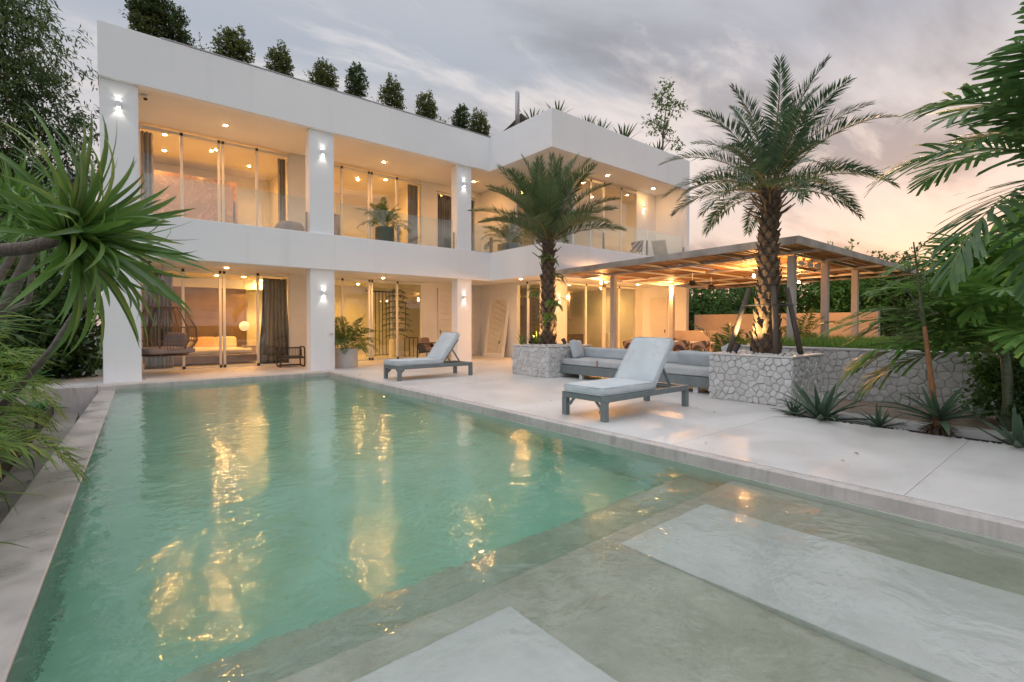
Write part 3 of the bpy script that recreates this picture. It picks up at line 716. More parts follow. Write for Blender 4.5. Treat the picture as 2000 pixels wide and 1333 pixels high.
# ================================================================== PORCH
TEAK = m_wood('dark_teak', (0.055, 0.038, 0.028), (0.10, 0.07, 0.05), 5, (6, 6, 1), 0.5)
ROPE = simple('charcoal_rope', (0.045, 0.042, 0.042), (0.075, 0.07, 0.07), 60, 0.9, coord='obj')
MOCHA = m_fabric('mocha_cushion', (0.24, 0.165, 0.12), (0.31, 0.21, 0.155)); MAUVE = m_fabric('mauve_cushion', (0.27, 0.22, 0.20), (0.34, 0.28, 0.26))
def armchair(label, loc, rz, cushion=None):
    e = empty('rope_armchair', loc, rz); tag(e, label, 'armchair', 'rope armchairs on the porch')
    for s in (-1, 1):
        pts = []; w_, h_, r_ = .36, .62, .10
        for cx_, cz_, a0 in ((w_-r_, r_, -90), (w_-r_, h_-r_, 0), (-w_+r_, h_-r_, 90), (-w_+r_, r_, 180)):
            for k_ in range(6):
                a = R(a0+k_*18); pts.append((cx_+r_*math.cos(a), s*.36, cz_+r_*math.sin(a)+.022))
        MB().tube(pts, .024, 8, closed=True).build('side_frame', TEAK, e, smooth=True)
    for rx_, rz_ in ((.33, .30), (-.30, .28), (-.34, .60), (-.1, .05)): MB().bar((rx_, -.35, rz_), (rx_, .35, rz_), .04, .045).build('cross_rail', TEAK, e)
    MB().box(-.28, .34, -.33, .33, .30, .345).build('seat', ROPE, e, bevel=.01)
    for i in range(14):
        y = -.31+i*.62/13
        MB().tube([(-.31, y, .30), (-.345, y, .45), (-.34, y, .60)], .008, 5).build('back_rope', ROPE, e)
    for s in (-1, 1):
        m_ = MB(); m_.prism([(.05, 0), (.33, 0), (.33, .20), (.25, .27), (.12, .27), (.05, .20)], -.012, .012)
        o = m_.build('arm_panel', ROPE, e); o.rotation_euler = (R(90), 0, 0); o.location = (-.36, s*.34, .33)
    if cushion:
        soft_box('seat_cushion', cushion, e, (.60, .62, .13), (.03, 0, .41), (0, 0, 0), .02, .05, seed=5)
        soft_box('back_cushion', cushion, e, (.16, .62, .42), (-.25, 0, .64), (0, R(-12), 0), .02, .06, seed=6)
    return e
armchair('dark rope armchair without cushions beside the bedroom curtain', (4.48, 16.92, 0), R(-95))
armchair('rope armchair with mocha cushions behind the far lounger', (9.55, 16.7, 0), R(-60), MOCHA)

hc = empty('hanging_chair', (1.12, 16.7, 0)); tag(hc, 'hanging rope egg chair with mauve cushions behind the leftmost pillar', 'hanging chair')
rings = [(.42, 1.86), (.74, 1.30), (.76, .92), (.52, .52)]
CANE = simple('brown_cane', (0.15, 0.09, 0.06), (0.23, 0.145, 0.10), 30, 0.7, coord='obj')
OPEN = (R(170), R(255))
def inopen(a): a %= 2*math.pi; return OPEN[0] < a < OPEN[1]
for r_, z_ in (rings[0], rings[3]):
    MB().tube([(r_*math.cos(2*math.pi*i/8), r_*math.sin(2*math.pi*i/8), z_) for i in range(8)], .018, 6, closed=True).build('hoop', CANE, hc)
for r_, z_ in rings[1:3]:
    a0 = OPEN[1]-2*math.pi
    MB().tube([(r_*math.cos(a), r_*math.sin(a), z_) for a in np.linspace(a0, OPEN[0], 9)], .016, 6).build('hoop', CANE, hc)
for i in range(6):
    a = OPEN[1]+i*(2*math.pi-(OPEN[1]-OPEN[0]))/5
    MB().tube([(r_*math.cos(a), r_*math.sin(a), z_) for r_, z_ in rings], .016, 6).build('rib', CANE, hc)
for i in range(46):
    a = OPEN[1]+(i+.5)*(2*math.pi-(OPEN[1]-OPEN[0]))/46
    MB().tube([(r_*math.cos(a), r_*math.sin(a), z_) for r_, z_ in rings], .0055, 4).build('rope_strand', CANE, hc)
for i in range(12):
    a = OPEN[0]+(i+.5)*(OPEN[1]-OPEN[0])/12
    MB().tube([(.74*math.cos(a), .74*math.sin(a), .74), (.52*math.cos(a), .52*math.sin(a), .52)], .0055, 4).build('rope_strand', CANE, hc)
MB().lathe([(.50, .51), (.52, .53), (.50, .55)], 16).build('basket_floor', CANE, hc)
soft_box('seat_cushion', MAUVE, hc, (1.15, 1.15, .16), (-.05, -.05, .66), (0, 0, R(20)), .03, .07, seed=8)
soft_box('back_cushion', MAUVE, hc, (.62, .20, .42), (.28, .40, .92), (R(-18), 0, R(-35)), .03, .07, seed=9)
for i in range(6):
    a = 2*math.pi*i/6; MB().tube([(.42*math.cos(a), .42*math.sin(a), 1.86), (-.05, 0, 2.62)], .007, 4).build('suspension_rope', CANE, hc)
MB().tube([(-.05, 0, 2.62), (-.05, 0, 3.10)], .012, 6).build('chain', STEEL, hc)

mr = empty('leaning_mirror', (12.42, 16.45, 0), R(4)); tag(mr, 'tall white-framed mirror leaning on the porch wall', 'mirror')
mr.rotation_euler = (0, R(9.0), R(6))
MIRROR = finish(material('mirror_glass'), principled((0.85, 0.84, 0.78), 0.02, metal=1.0))
f = MB(); f.box(0, .05, -.62, -.48, 0, 2.62); f.box(0, .05, .48, .62, 0, 2.62); f.box(0, .05, -.48, .48, 0, .16); f.box(0, .05, -.48, .48, 2.46, 2.62); f.build('frame', INWHITE, mr, bevel=.008)
MB().box(.02, .035, -.479, .479, .161, 2.459).build('mirror_pane', MIRROR, mr)

CONCPOT = simple('pale_concrete_pot', (0.50, 0.49, 0.49), (0.58, 0.57, 0.57), 4, 0.75, 40, 0.2, 0.004); GREYPOT = simple('grey_green_pot', (0.13, 0.15, 0.145), (0.18, 0.20, 0.195), 4, 0.7, 40, 0.2, 0.004)
def pot(kind, m, parent):
    if kind == 'tub': pr = [(.36, 0), (.375, .02), (.375, .58), (.365, .60), (.335, .60), (.33, .54)]
    elif kind == 'round': pr = [(.26, 0), (.30, .03), (.325, .35), (.315, .70), (.30, .72), (.275, .72), (.27, .66)]
    if kind == 'square':
        b = MB()
        for i, (z0, z1) in enumerate(((0, .50),)): b.box(-.30, .30, -.30, .30, z0, z1)
        return b.build('pot', m, parent, bevel=.02)
    return MB().lathe(pr, 28).build('pot', m, parent, smooth=False, bevel=.004)

def cctv(loc, label, rz):
    e = empty('security_camera', loc, rz); tag(e, label, 'camera', 'security cameras')
    MB().box(-.03, .03, -.03, .03, -.05, -.001).build('mount', BLACK, e); MB().lathe([(.03, -.08), (.045, -.07), (.045, .08), (.03, .085)], 12).build('camera_body', ALU, e).rotation_euler = (R(95), 0, 0)
    e.children[-1].location = (0, -.06, -.09)
cctv((0.66, 15.75, 7.28), 'small security camera under the upper soffit by the leftmost pillar', R(40)); cctv((0.70, 15.75, 3.11), 'small security camera under the porch soffit by the hanging chair', R(40))

# ================================================================== CURTAINS AND ROOMS
def curtain(label, a, b, z0, z1, axis='x', group='grey curtains behind the glass', at=18.16, seed=0, flare=0.0):
    r0 = random.Random(seed); n = 60; rows = 8; bm = MB(); vs = []; fs = []
    k = max(3, round((b-a)/.11)); ph = r0.uniform(0, 6)
    for j in range(rows+1):
        t = j/rows; z = z1+(z0-z1)*t
        for i in range(n+1):
            u = i/n; x = a+(b-a)*u + flare*t*t*(u-.5)
            d = .045*math.sin(u*k*2*math.pi+ph)+.015*math.sin(u*k*4.3+ph*2+t*1.5)
            p = (x, at+d) if axis == 'x' else (at+d, x)
            vs.append((p[0], p[1], z))
    for j in range(rows):
        for i in range(n): fs.append((j*(n+1)+i, j*(n+1)+i+1, (j+1)*(n+1)+i+1, (j+1)*(n+1)+i))
    bm.add(vs, fs); o = bm.build('curtain', CURTAIN, None, smooth=True)
    so_ = o.modifiers.new('thick', 'SOLIDIFY'); so_.thickness = .006
    return tag(o, label, 'curtain', group)
curtain('grey curtain behind the hanging chair', .70, 1.42, .02, 2.95, seed=1)
curtain('grey curtain gathered beside the dark armchair', 3.92, 4.68, .02, 2.95, seed=2, flare=.35)
curtain('narrow upper curtain behind the dragon tree leaves', .68, .98, 4.03, 7.1, seed=3); curtain('narrow dark upper curtain right of the upper bedroom door', 4.45, 4.69, 4.03, 7.1, seed=4)
curtain('upper curtain right of the balcony pot palm', 9.35, 9.80, 4.03, 7.1, seed=5)
curtain('wide curtain in the upper window left of the third pillar', 10.62, 11.55, 4.03, 6.9, seed=6); curtain('curtain in the upper window right of the third pillar', 11.60, 12.5, 4.03, 6.9, seed=7)
curtain('curtain in the wing side glass behind the squared balcony pot', 13.5, 15.3, 4.03, 7.1, 'y', at=13.14, seed=8); curtain('pale corner curtain behind the palm crown', 13.3, 14.2, 4.03, 7.1, at=13.5, seed=9)
curtain('short curtain deep in the upper middle room', 6.6, 8.0, 4.03, 6.3, at=21.9, seed=10)

LINEN = m_fabric('white_linen', (0.62, 0.58, 0.52), (0.70, 0.66, 0.60)); BROWNLEATHER = simple('brown_leather', (0.11, 0.062, 0.035), (0.16, 0.092, 0.055), 6, 0.5, coord='obj'); PEACH = m_fabric('peach_linen', (0.62, 0.42, 0.30), (0.70, 0.49, 0.36))
bd = empty('low_bed', (2.6, 20.3, 0)); tag(bd, 'low bed with brown padded base and white cover in the lit bedroom', 'bed')
soft_box('padded_base', BROWNLEATHER, bd, (2.9, 2.2, .30), (0, 0, .20), (0, 0, 0), .0, .06, seed=3)
soft_box('mattress', LINEN, bd, (2.6, 1.95, .20), (-.05, .08, .42), (0, 0, 0), .05, .08, dent=.01, seed=4)
for i, (x, m_) in enumerate(((-.62, LINEN), (.02, PEACH), (.70, LINEN))): soft_box('pillow', m_, bd, (.72, .16, .40), (x, .93-.06*(i == 1), .70), (R(-16), 0, R(4*(i-1))), .03, .06, seed=20+i)
pd = empty('pendant_lamp', (3.82, 20.6, 3.11)); tag(pd, 'round pale pendant lamp hanging beside the bed', 'lamp')
MB().tube([(0, 0, 0), (0, 0, -1.62)], .005, 5).build('cord', BLACK, pd)
GLOBE = finish(material('paper_globe'), principled((0.80, 0.72, 0.60), 0.8, **{'Emission Color': (1, .72, .40, 1), 'Emission Strength': 0.5}))
MB().lathe([(.05*math.sin(R(a))*3.6, -1.80-.18*math.cos(R(a))) for a in range(6, 175, 12)], 20).build('globe', GLOBE, pd, smooth=True)
ns = empty('night_table', (4.0, 20.95, 0)); tag(ns, 'small wooden side table beside the low bed', 'table')
WOODL = m_wood('warm_timber', (0.22, 0.125, 0.06), (0.33, 0.20, 0.10), 5, (1, 8, 8))
MB().box(-.25, .25, -.2, .2, .50, .55).build('top', WOODL, ns, bevel=.006)
for sx in (-1, 1):
    for sy in (-1, 1): MB().box(sx*.21-.02, sx*.21+.02, sy*.16-.02, sy*.16+.02, 0, .499).build('leg', WOODL, ns)
st = empty('woven_stool', (4.62, 20.2, 0)); tag(st, 'dark rounded stool with white side in the yellow passage', 'stool')
soft_box('seat_body', BLACK, st, (.40, .42, .58), (0, 0, .33), (0, 0, 0), .01, .12, seed=2); MB().box(-.26, -.21, -.2, .2, 0, .62).build('side_panel', INWHITE, st, bevel=.01)
# hallway
sn = empty('bar_screen', (0, 0, 0)); tag(sn, 'screen of thin black vertical bars behind the tiered pine', 'screen')
for i in range(8): MB().box(8.60+i*.165, 8.625+i*.165, 20.4, 20.43, .03, 2.80).build('bar', BLACK, sn)
MB().box(8.5, 9.9, 20.38, 20.45, 2.80, 2.86).build('top_rail', BLACK, sn); MB().box(8.5, 9.9, 20.38, 20.45, 0.005, .03).build('bottom_rail', BLACK, sn); rebase(sn, (9.2, 20.41, 0))
pf = empty('picture_frame', (10.9, 21.97, 1.75)); tag(pf, 'tall thin black picture frame behind the tiered pine', 'picture frame')
f = MB(); f.box(-.30, -.26, 0, .02, -.7, .7); f.box(.26, .30, 0, .02, -.7, .7); f.box(-.26, .26, 0, .02, .66, .70); f.box(-.26, .26, 0, .02, -.70, -.66); f.build('frame', BLACK, pf); MB().box(-.259, .259, .006, .014, -.659, .659).build('picture', INWHITE, pf)
ps = empty('plant_stand', (9.78, 18.7, 0)); tag(ps, 'black open metal plinth stand right of the tiered pine', 'stand')
f = MB()
for sx in (-1, 1):
    for sy in (-1, 1): f.box(sx*.2-.012, sx*.2+.012, sy*.2-.012, sy*.2+.012, 0, .80)
f.build('frame_posts', BLACK, ps); MB().box(-.213, .213, -.213, .213, .801, .825).build('top', BLACK, ps)
cb = empty('side_cabinet', (7.0, 21.5, 0)); tag(cb, 'brown cabinet deep in the hallway', 'cabinet'); MB().box(-.5, .5, -.25, .25, .1, .9).build('body', WOODL, cb, bevel=.008); MB().box(-.46, .46, -.22, .22, 0, .099).build('plinth', BLACK, cb)
ws = empty('dining_sideboard', (18.2, 14.9, 0)); tag(ws, 'pale sideboard inside the last kitchen pane', 'cabinet'); MB().box(-.4, .4, -.25, .25, .08, .95).build('body', LINEN, ws, bevel=.01); MB().box(-.38, .38, -.23, .23, 0, .079).build('plinth', BLACK, ws)
ki = empty('kitchen_island', (15.6, 15.9, 0)); tag(ki, 'dark kitchen island behind the kitchen glass', 'kitchen counter')
MB().box(-1.4, 1.4, -.4, .4, 0.005, .88).build('body', DARKCAB, ki); MB().box(-1.45, 1.45, -.45, .45, .881, .92).build('worktop', BLACK, ki, bevel=.004)
PANEL = simple('dark_room_panel', (0.055, 0.04, 0.034), (0.085, 0.062, 0.05), 2, 0.4)
BOTTLE = simple('bottle_glass', (0.35, 0.25, 0.14), (0.55, 0.42, 0.25), 20, 0.15, coord='obj')
for i in range(9):
    o = MB().lathe([(.035, 0), (.04, .02), (.04, .16), (.015, .21), (.014, .27)], 10).build('bottle', BOTTLE, None, smooth=True); o.location = (15.75+i*.20+random.uniform(-.06, .06), 17.08, 1.62); tag(o, 'glass bottle in the row on the dark kitchen shelf', 'bottle', 'bottles on the kitchen shelf')
sh = MB(); sh.box(15.6, 17.7, 16.98, 17.195, 1.58, 1.619); tag(sh.build('wall_shelf', DARKCAB), 'dark shelf carrying bottles at the back of the kitchen', 'shelf')
# upper rooms and balcony
pw = empty('balcony_pouf', (4.25, 16.1, 4.02)); tag(pw, 'round beige pouf on the upper balcony beside the middle pillar', 'pouf'); soft_box('pouf_body', MAUVE, pw, (.8, .8, .50), (0, 0, .26), (0, 0, 0), .04, .22, seed=3)
dr = empty('room_door', (4.3, 21.95, 4.02)); tag(dr, 'pale inner door ajar in the upper bedroom', 'door'); MB().box(-.45, .45, -.05, 0, 0, 2.3).build('leaf', INWHITE, dr, bevel=.006); MB().box(-.40, -.32, -.10, -.05, 1.0, 1.03).build('handle', STEEL, dr)
art = empty('wall_picture', (9.0, 21.97, 5.2)); tag(art, 'small framed picture low on the upper middle room wall', 'picture'); f = MB(); f.box(-.45, .45, -.03, 0, -.3, .3); f.build('frame', INWHITE, art); MB().box(-.25, .25, -.034, -.031, -.15, .15).build('print', BLACK, art)
shf = empty('tall_shelf', (9.25, 19.3, 4.02)); tag(shf, 'tall pale shelf unit beside the upper middle curtain', 'shelf')
MB().box(-.02, .25, -.2, -.17, 0, 1.6).build('side', INWHITE, shf); MB().box(-.02, .25, .17, .2, 0, 1.6).build('side', INWHITE, shf)
for i in range(5): MB().box(-.02, .25, -.169, .169, .1+i*.36, .13+i*.36).build('shelf_board', WOODL, shf)
STRIPE = material('striped_weave')
_wv = N('ShaderNodeTexWave'); _wv.wave_type = 'BANDS'; _wv.bands_direction = 'DIAGONAL'; _wv.inputs['Scale'].default_value = 2.4; _wv.inputs['Distortion'].default_value = 1.2
L(N('ShaderNodeTexCoord').outputs['Object'], _wv.inputs['Vector'])
STRIPE = finish(STRIPE, principled(ramp(_wv.outputs['Fac'], [(0.35, (0.10, 0.085, 0.085)), (0.5, (0.42, 0.24, 0.15)), (0.65, (0.40, 0.34, 0.31))], 'CONSTANT'), 0.85))
def woven_chair(label, loc, rz, group):
    e = empty('woven_armchair', loc, rz); tag(e, label, 'chair', group)
    sh_ = MB(); n = 16; vs = []; fs = []
    for i in range(n+1):
        a = R(-115+230*i/n); cx_, sx_ = math.cos(a), math.sin(a); top = .86-.12*abs(i/n-.5)*2
        for r_, z_ in ((.24, .42), (.31, top), (.285, top), (.215, .42)): vs.append((-r_*cx_, r_*sx_, z_))
    for i in range(n):
        for j in range(4): fs.append((i*4+j, i*4+(j+1) % 4, i*4+4+(j+1) % 4, i*4+4+j))
    fs += [(0, 1, 2, 3), (n*4+3, n*4+2, n*4+1, n*4)]
    sh_.add(vs, fs).build('woven_shell', STRIPE, e)
    MB().lathe([(.24, .40), (.27, .42), (.25, .47)], 16).build('seat', STRIPE, e)
    for sx in (-1, 1):
        for sy in (-1, 1): MB().tube([(sx*.18, sy*.18, .42), (sx*.25, sy*.25, 0)], .014, 6).build('leg', WOODL, e)
    return e
GD = 'woven dining chairs under the pergola'
woven_chair('woven striped chair on the wing balcony behind the glass', (17.0, 12.55, 4.02), R(110), 'chairs on the wing balcony')
for y, lb in ((10.95, 'striped woven dining chair left of the near lounger backrest'), (9.9, 'striped woven dining chair hidden mostly behind the near lounger backrest'), (8.95, 'striped woven dining chair just right of the near lounger backrest'), (8.25, 'striped woven dining chair second right of the near lounger backrest'), (7.55, 'striped woven dining chair closest to the small dining palm')):
    woven_chair(lb, (14.55, y, 0), R(180), GD)
for y, lb in ((10.3, 'striped woven chair across the table, at its far end'), (8.6, 'striped woven chair across the table, at its near end')): woven_chair(lb, (16.6, y, 0), 0, GD)
dt = empty('dining_table', (15.6, 9.0, 0)); tag(dt, 'long pale dining table under the pergola', 'table'); MB().box(-.5, .5, -2.1, 2.1, .72, .77).build('top', INWHITE, dt, bevel=.008)
for sx in (-1, 1):
    for sy in (-1, 1): MB().box(sx*.4-.04, sx*.4+.04, sy*1.9-.04, sy*1.9+.04, 0, .719).build('leg', WOODL, dt)
lo_ = empty('mesh_lounge_chair', (18.6, 12.4, 4.02), R(200)); tag(lo_, 'white mesh reclining chair at the far end of the wing balcony', 'chair')
b = MB(); b.bar((0, -.3, .35), (.55, -.3, .95), .03, .03); b.bar((0, .3, .35), (.55, .3, .95), .03, .03); b.bar((.55, -.3, .95), (.55, .3, .95), .03, .03); b.bar((0, -.3, .35), (-.8, -.3, .38), .03, .03); b.bar((0, .3, .35), (-.8, .3, .38), .03, .03); b.build('frame', ALU, lo_)
b = MB(); b.add([(0, -.29, .36), (0, .29, .36), (.54, .29, .95), (.54, -.29, .95), (.01, -.29, .345), (.01, .29, .345), (.55, .29, .935), (.55, -.29, .935)], [(0,1,2,3), (7,6,5,4), (0,3,7,4), (1,5,6,2), (0,4,5,1), (3,2,6,7)]); b.build('mesh_back', SOFAFAB, lo_)
MB().box(-.8, 0, -.285, .285, .355, .372).build('mesh_seat', SOFAFAB, lo_)
for x in (-.7, .1):
    for s in (-1, 1): MB().tube([(x, s*.3, .36), (x, s*.3, 0)], .015, 6).build('leg', ALU, lo_)

# ================================================================== PERGOLA
PG = empty('pergola', (16, 7.8, 0)); tag(PG, 'pergola with white steel frame and dense bamboo ceiling over the dining terrace', 'pergola')
PAINT = simple('cream_steel', (0.46, 0.42, 0.385), (0.55, 0.51, 0.47), 2, 0.55, 30, 0.2, 0.004); FASCIA = simple('weathered_fascia', (0.30, 0.255, 0.225), (0.46, 0.405, 0.36), 2.5, 0.7, 30, 0.3, 0.005)
BAMBOO = m_wood('bamboo', (0.24, 0.11, 0.042), (0.44, 0.23, 0.095), 5, (0.7, 10, 10), 0.55)
px0, px1, py0, py1 = 11.1-16, 21.35-16, 4.1-7.8, 11.56-7.8
def zt(y): return 3.25-0.0155*(y-py0)
def pbox(nm, x0, x1, y0, y1, lo, hi, m, bev=0.0):
    b = MB(); b.add([(x0,y0,zt(y0)+lo),(x1,y0,zt(y0)+lo),(x1,y1,zt(y1)+lo),(x0,y1,zt(y1)+lo),(x0,y0,zt(y0)+hi),(x1,y0,zt(y0)+hi),(x1,y1,zt(y1)+hi),(x0,y1,zt(y1)+hi)], [(0,3,2,1),(4,5,6,7),(0,1,5,4),(1,2,6,5),(2,3,7,6),(3,0,4,7)])
    return b.build(nm, m, PG, bevel=bev)
pbox('fascia_beam', px0, px1, py0, py0+.07, -.165, 0, FASCIA, .006); pbox('fascia_beam', px0, px1, py1-.07, py1, -.165, 0, FASCIA, .006)
pbox('fascia_beam', px0, px0+.07, py0+.072, py1-.072, -.165, 0, FASCIA, .006); pbox('fascia_beam', px1-.07, px1, py0+.072, py1-.072, -.165, 0, FASCIA, .006)
bays = [px0+.08, 12.60-16, 14.78-16, 17.42-16, 19.4-16, px1-.08]
for x in bays[1:-1]: pbox('beam', x-.035, x+.035, py0+.075, py1-.075, -.175, -.112, PAINT, .005)
for i in range(6):
    y = py0+.75+i*1.12; 
    for a, c in zip(bays[:-1], bays[1:]): pbox('purlin', a+.04, c-.04, y-.022, y+.022, -.160, -.114, PAINT)
r0 = random.Random(3)
y = py0+.085; pieces = 0
while y < py1-.14:
    wd = r0.uniform(.105, .155)
    for a, c in zip(bays[:-1], bays[1:]):
        if r0.random() < .028: continue
        zz = r0.uniform(-.012, .012); tw = r0.uniform(-.012, .012)
        sg = MB(); nseg = 4; hw = wd/2-.002+r0.uniform(-.004, .0); pts = []
        for k_ in range(nseg+1):
            t = k_/nseg; pts.append((a+(c-a)*t, y+wd/2+tw*(t-.5)*2, zt(y)-.075+zz))
        vs = []; fs = []
        for p in pts:
            for (oy, oz) in ((-hw, -.012), (-hw*.5, -.032), (hw*.5, -.032), (hw, -.012), (hw*.5, .012), (-hw*.5, .012)): vs.append((p[0], p[1]+oy, p[2]+oz))
        for k_ in range(nseg):
            for j in range(6): fs.append((k_*6+j, k_*6+(j+1) % 6, k_*6+6+(j+1) % 6, k_*6+6+j))
        sg.add(vs, fs).build('bamboo_slat', BAMBOO, PG, smooth=True); pieces += 1
    y += wd+r0.choice((.0, .001, .002, .012, .0))
for (cx_, cy_, zb) in ((12.60, 4.80, .9), (14.78, 4.80, .9), (17.42, 4.85, .9), (12.75, 10.3, 0), (17.42, 11.1, 0)):
    MB().box(cx_-16-.08, cx_-16+.08, cy_-7.8-.08, cy_-7.8+.08, zb-.05, 3.035).build('post', PAINT, PG, bevel=.006)
# spot lamps, fans and bulbs under the pergola
for i, x in enumerate((13.35, 13.9, 14.35, 15.1)):
    e = empty('track_spot', (x, 4.82, 3.015)); tag(e, ('pergola spot lamp just right of the first column', 'second pergola spot lamp right of the first column', 'pergola spot lamp just left of the second column', 'pergola spot lamp right of the second column')[i], 'spot lamp', 'spot lamps on the pergola beam')
    MB().box(-.02, .02, -.02, .02, -.06, -.001).build('bracket', ALU, e)
    o = MB().lathe([(.03, -.08), (.045, -.07), (.05, .06), (.042, .065)], 12).build('lamp_head', ALU, e); o.location = (0, .05, -.10); o.rotation_euler = (R(-60), 0, R(20*i))
    spot('track_spot_beam', (0, .12, -.10), (-.15+.1*i, .8, .42), 110, (1.0, 0.52, 0.17), 100, 0.9, 0.03, e)
def fan(loc, label, m, rz):
    e = empty('ceiling_fan', loc, rz); tag(e, label, 'ceiling fan', 'ceiling fans under the pergola')
    MB().tube([(0, 0, .34), (0, 0, .08)], .015, 8).build('rod', ALU, e); MB().lathe([(.03, .09), (.09, .06), (.10, 0), (.14, -.06), (.05, -.10)], 16).build('motor', BLACK, e, smooth=True)
    for k_ in range(3):
        b = MB(); vs = []; n = 8
        for i in range(n+1):
            t = i/n; wdt = .05+.06*math.sin(t*2.6); x = .10+.62*t; vs += [(x, -wdt, .012-.02*t), (x, wdt, -.012-.02*t), (x, wdt, -.022-.02*t), (x, -wdt, .002-.02*t)]
        fs = [(i*4+j, i*4+(j+1) % 4, i*4+4+(j+1) % 4, i*4+4+j) for i in range(n) for j in range(4)]+[(3, 2, 1, 0), (n*4, n*4+1, n*4+2, n*4+3)]
        o = b.add(vs, fs).build('blade', m, e); o.rotation_euler = (0, 0, 2*math.pi*k_/3)
fan((14.5, 8.51, 2.72), 'black ceiling fan under the bamboo ceiling', BLACK, R(25)); fan((16.3, 8.85, 2.70), 'timber-bladed ceiling fan behind the black fan', WOODL, R(60))
def bulb(loc, label, p):
    e = empty('pendant_bulb', loc); tag(e, label, 'lamp', 'bare bulbs under the pergola'); MB().tube([(0, 0, .0), (0, 0, .16)], .012, 6).build('socket', BLACK, e)
    MB().lathe([(.012, 0), (.03, -.03), (.04, -.06), (.03, -.09), (.008, -.10)], 12).build('bulb', BULBLAMP, e, smooth=True); point('pendant_bulb_glow', (0, 0, -.16), p*3.2, (1.0, 0.46, 0.14), .05, e)
bulb((17.25, 11.05, 2.86), 'bare bulb on the pergola column by the louvred door', 45); bulb((13.3, 11.3, 2.90), 'ceiling lamp at the wing edge of the pergola', 40)
bulb((17.9, 6.6, 2.86), 'bare bulb at the far corner of the pergola', 30); bulb((14.6, 6.6, 2.86), 'bare bulb over the near end of the dining table', 30)
# walls beyond the dining terrace
PEACHWALL = simple('peach_render', (0.46, 0.38, 0.32), (0.55, 0.46, 0.395), 1.4, 0.85, 30, 0.2, 0.004)
bw = MB(); bw.box(19.95, 20.15, 4.95, 11.6, 0, 1.80); bw.box(19.93, 20.17, 4.88, 4.95, 0, 1.84); tag(bw.build('boundary_wall', PEACHWALL, bevel=.01), 'low peach boundary wall behind the pergola columns', 'wall')
lw2 = MB(); lw2.box(18.0, 18.35, 6.2, 11.55, 0, 1.12); tag(lw2.build('bench_wall', PEACHWALL, bevel=.01), 'waist-high cream wall behind the dining table', 'wall')

# ================================================================== PLANTS
def quadmesh(name, Q, mats, midx=None, smooth=False):
    """Q: (n,4,3) array of quads"""
    Q = np.asarray(Q, dtype=np.float32); n = len(Q); me = bpy.data.meshes.new(name)
    me.vertices.add(n*4); me.vertices.foreach_set('co', Q.reshape(-1))
    me.loops.add(n*4); me.loops.foreach_set('vertex_index', np.arange(n*4, dtype=np.int32))
    me.polygons.add(n); me.polygons.foreach_set('loop_start', np.arange(0, n*4, 4, dtype=np.int32))
    for mt in (mats if isinstance(mats, (list, tuple)) else [mats]): me.materials.append(mt)
    if midx is not None: me.polygons.foreach_set('material_index', np.asarray(midx, dtype=np.int32))
    me.update(calc_edges=True); me.validate(); return me
def unit(a): return a/np.maximum(np.linalg.norm(a, axis=-1, keepdims=True), 1e-9)
def leaves(P, D, Nn, ln, wd):
    """diamond leaves at P pointing along D, faces towards Nn, folded a little on the midrib"""
    D = unit(D); S = unit(np.cross(D, Nn)); U = np.cross(S, D)
    ln = np.asarray(ln)[:, None]; wd = np.asarray(wd)[:, None]
    tip = P+D*ln-U*ln*0.12; mid = P+D*ln*0.45
    return np.stack([P, mid+S*wd+U*wd*0.35, tip, mid-S*wd+U*wd*0.35], axis=1)
def crown_quads(r, lobes, n, ln, wd, droop=0.0, per=10, shell=0.55, twig=None):
    vol = np.array([l[1][0]*l[1][1]*l[1][2] for l in lobes])**0.75; vol = vol/vol.sum(); out = []
    nt_ = max(1, n//per); which = r.choice(len(lobes), nt_, p=vol)
    C_ = np.array([l[0] for l in lobes])[which]; Rr = np.array([l[1] for l in lobes])[which]
    d = unit(r.normal(size=(nt_, 3))); rad = r.uniform(0, 1, (nt_, 1))**shell
    wob = 1+0.22*np.sin(d[:, :1]*7+which[:, None])*np.cos(d[:, 1:2]*6+2*which[:, None])+r.normal(0, .06, (nt_, 1))
    tc_ = C_+d*rad*Rr*wob
    td = unit(d+r.normal(0, .55, (nt_, 3))+np.array([0, 0, .25-droop])); tl = (twig or ln*3)
    t = r.uniform(0, 1, (nt_, per, 1))
    P = tc_[:, None]+td[:, None]*t*tl+r.normal(0, ln*.25, (nt_, per, 3))
    D = td[:, None]*.6+r.normal(0, .6, (nt_, per, 3))+np.array([0, 0, -droop])
    Nn = unit(r.normal(0, .6, (nt_, per, 3))+np.array([0, 0, 1.0]))
    k = nt_*per; s = r.uniform(.65, 1.25, k)
    return leaves(P.reshape(k, 3), D.reshape(k, 3), Nn.reshape(k, 3), ln*s, wd*s)
LEAF_OLIVE = m_leaf('olive_leaf', (0.070, 0.115, 0.035), (0.166, 0.235, 0.066), (0.260, 0.295, 0.086))
LEAF_RED = m_leaf('shrub_leaf', (0.032, 0.061, 0.020), (0.080, 0.128, 0.038), (0.290, 0.080, 0.032))
LEAF_SHRUB = m_leaf('roof_shrub_leaf', (0.065, 0.090, 0.028), (0.155, 0.180, 0.054), (0.26, 0.14, 0.05))
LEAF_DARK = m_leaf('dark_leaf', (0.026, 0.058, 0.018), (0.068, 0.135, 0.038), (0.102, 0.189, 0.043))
LEAF_MID = m_leaf('tree_leaf', (0.052, 0.113, 0.031), (0.131, 0.252, 0.061), (0.244, 0.348, 0.086))
LEAF_BRIGHT = m_leaf('bright_leaf', (0.078, 0.174, 0.035), (0.166, 0.322, 0.061), (0.313, 0.434, 0.086))
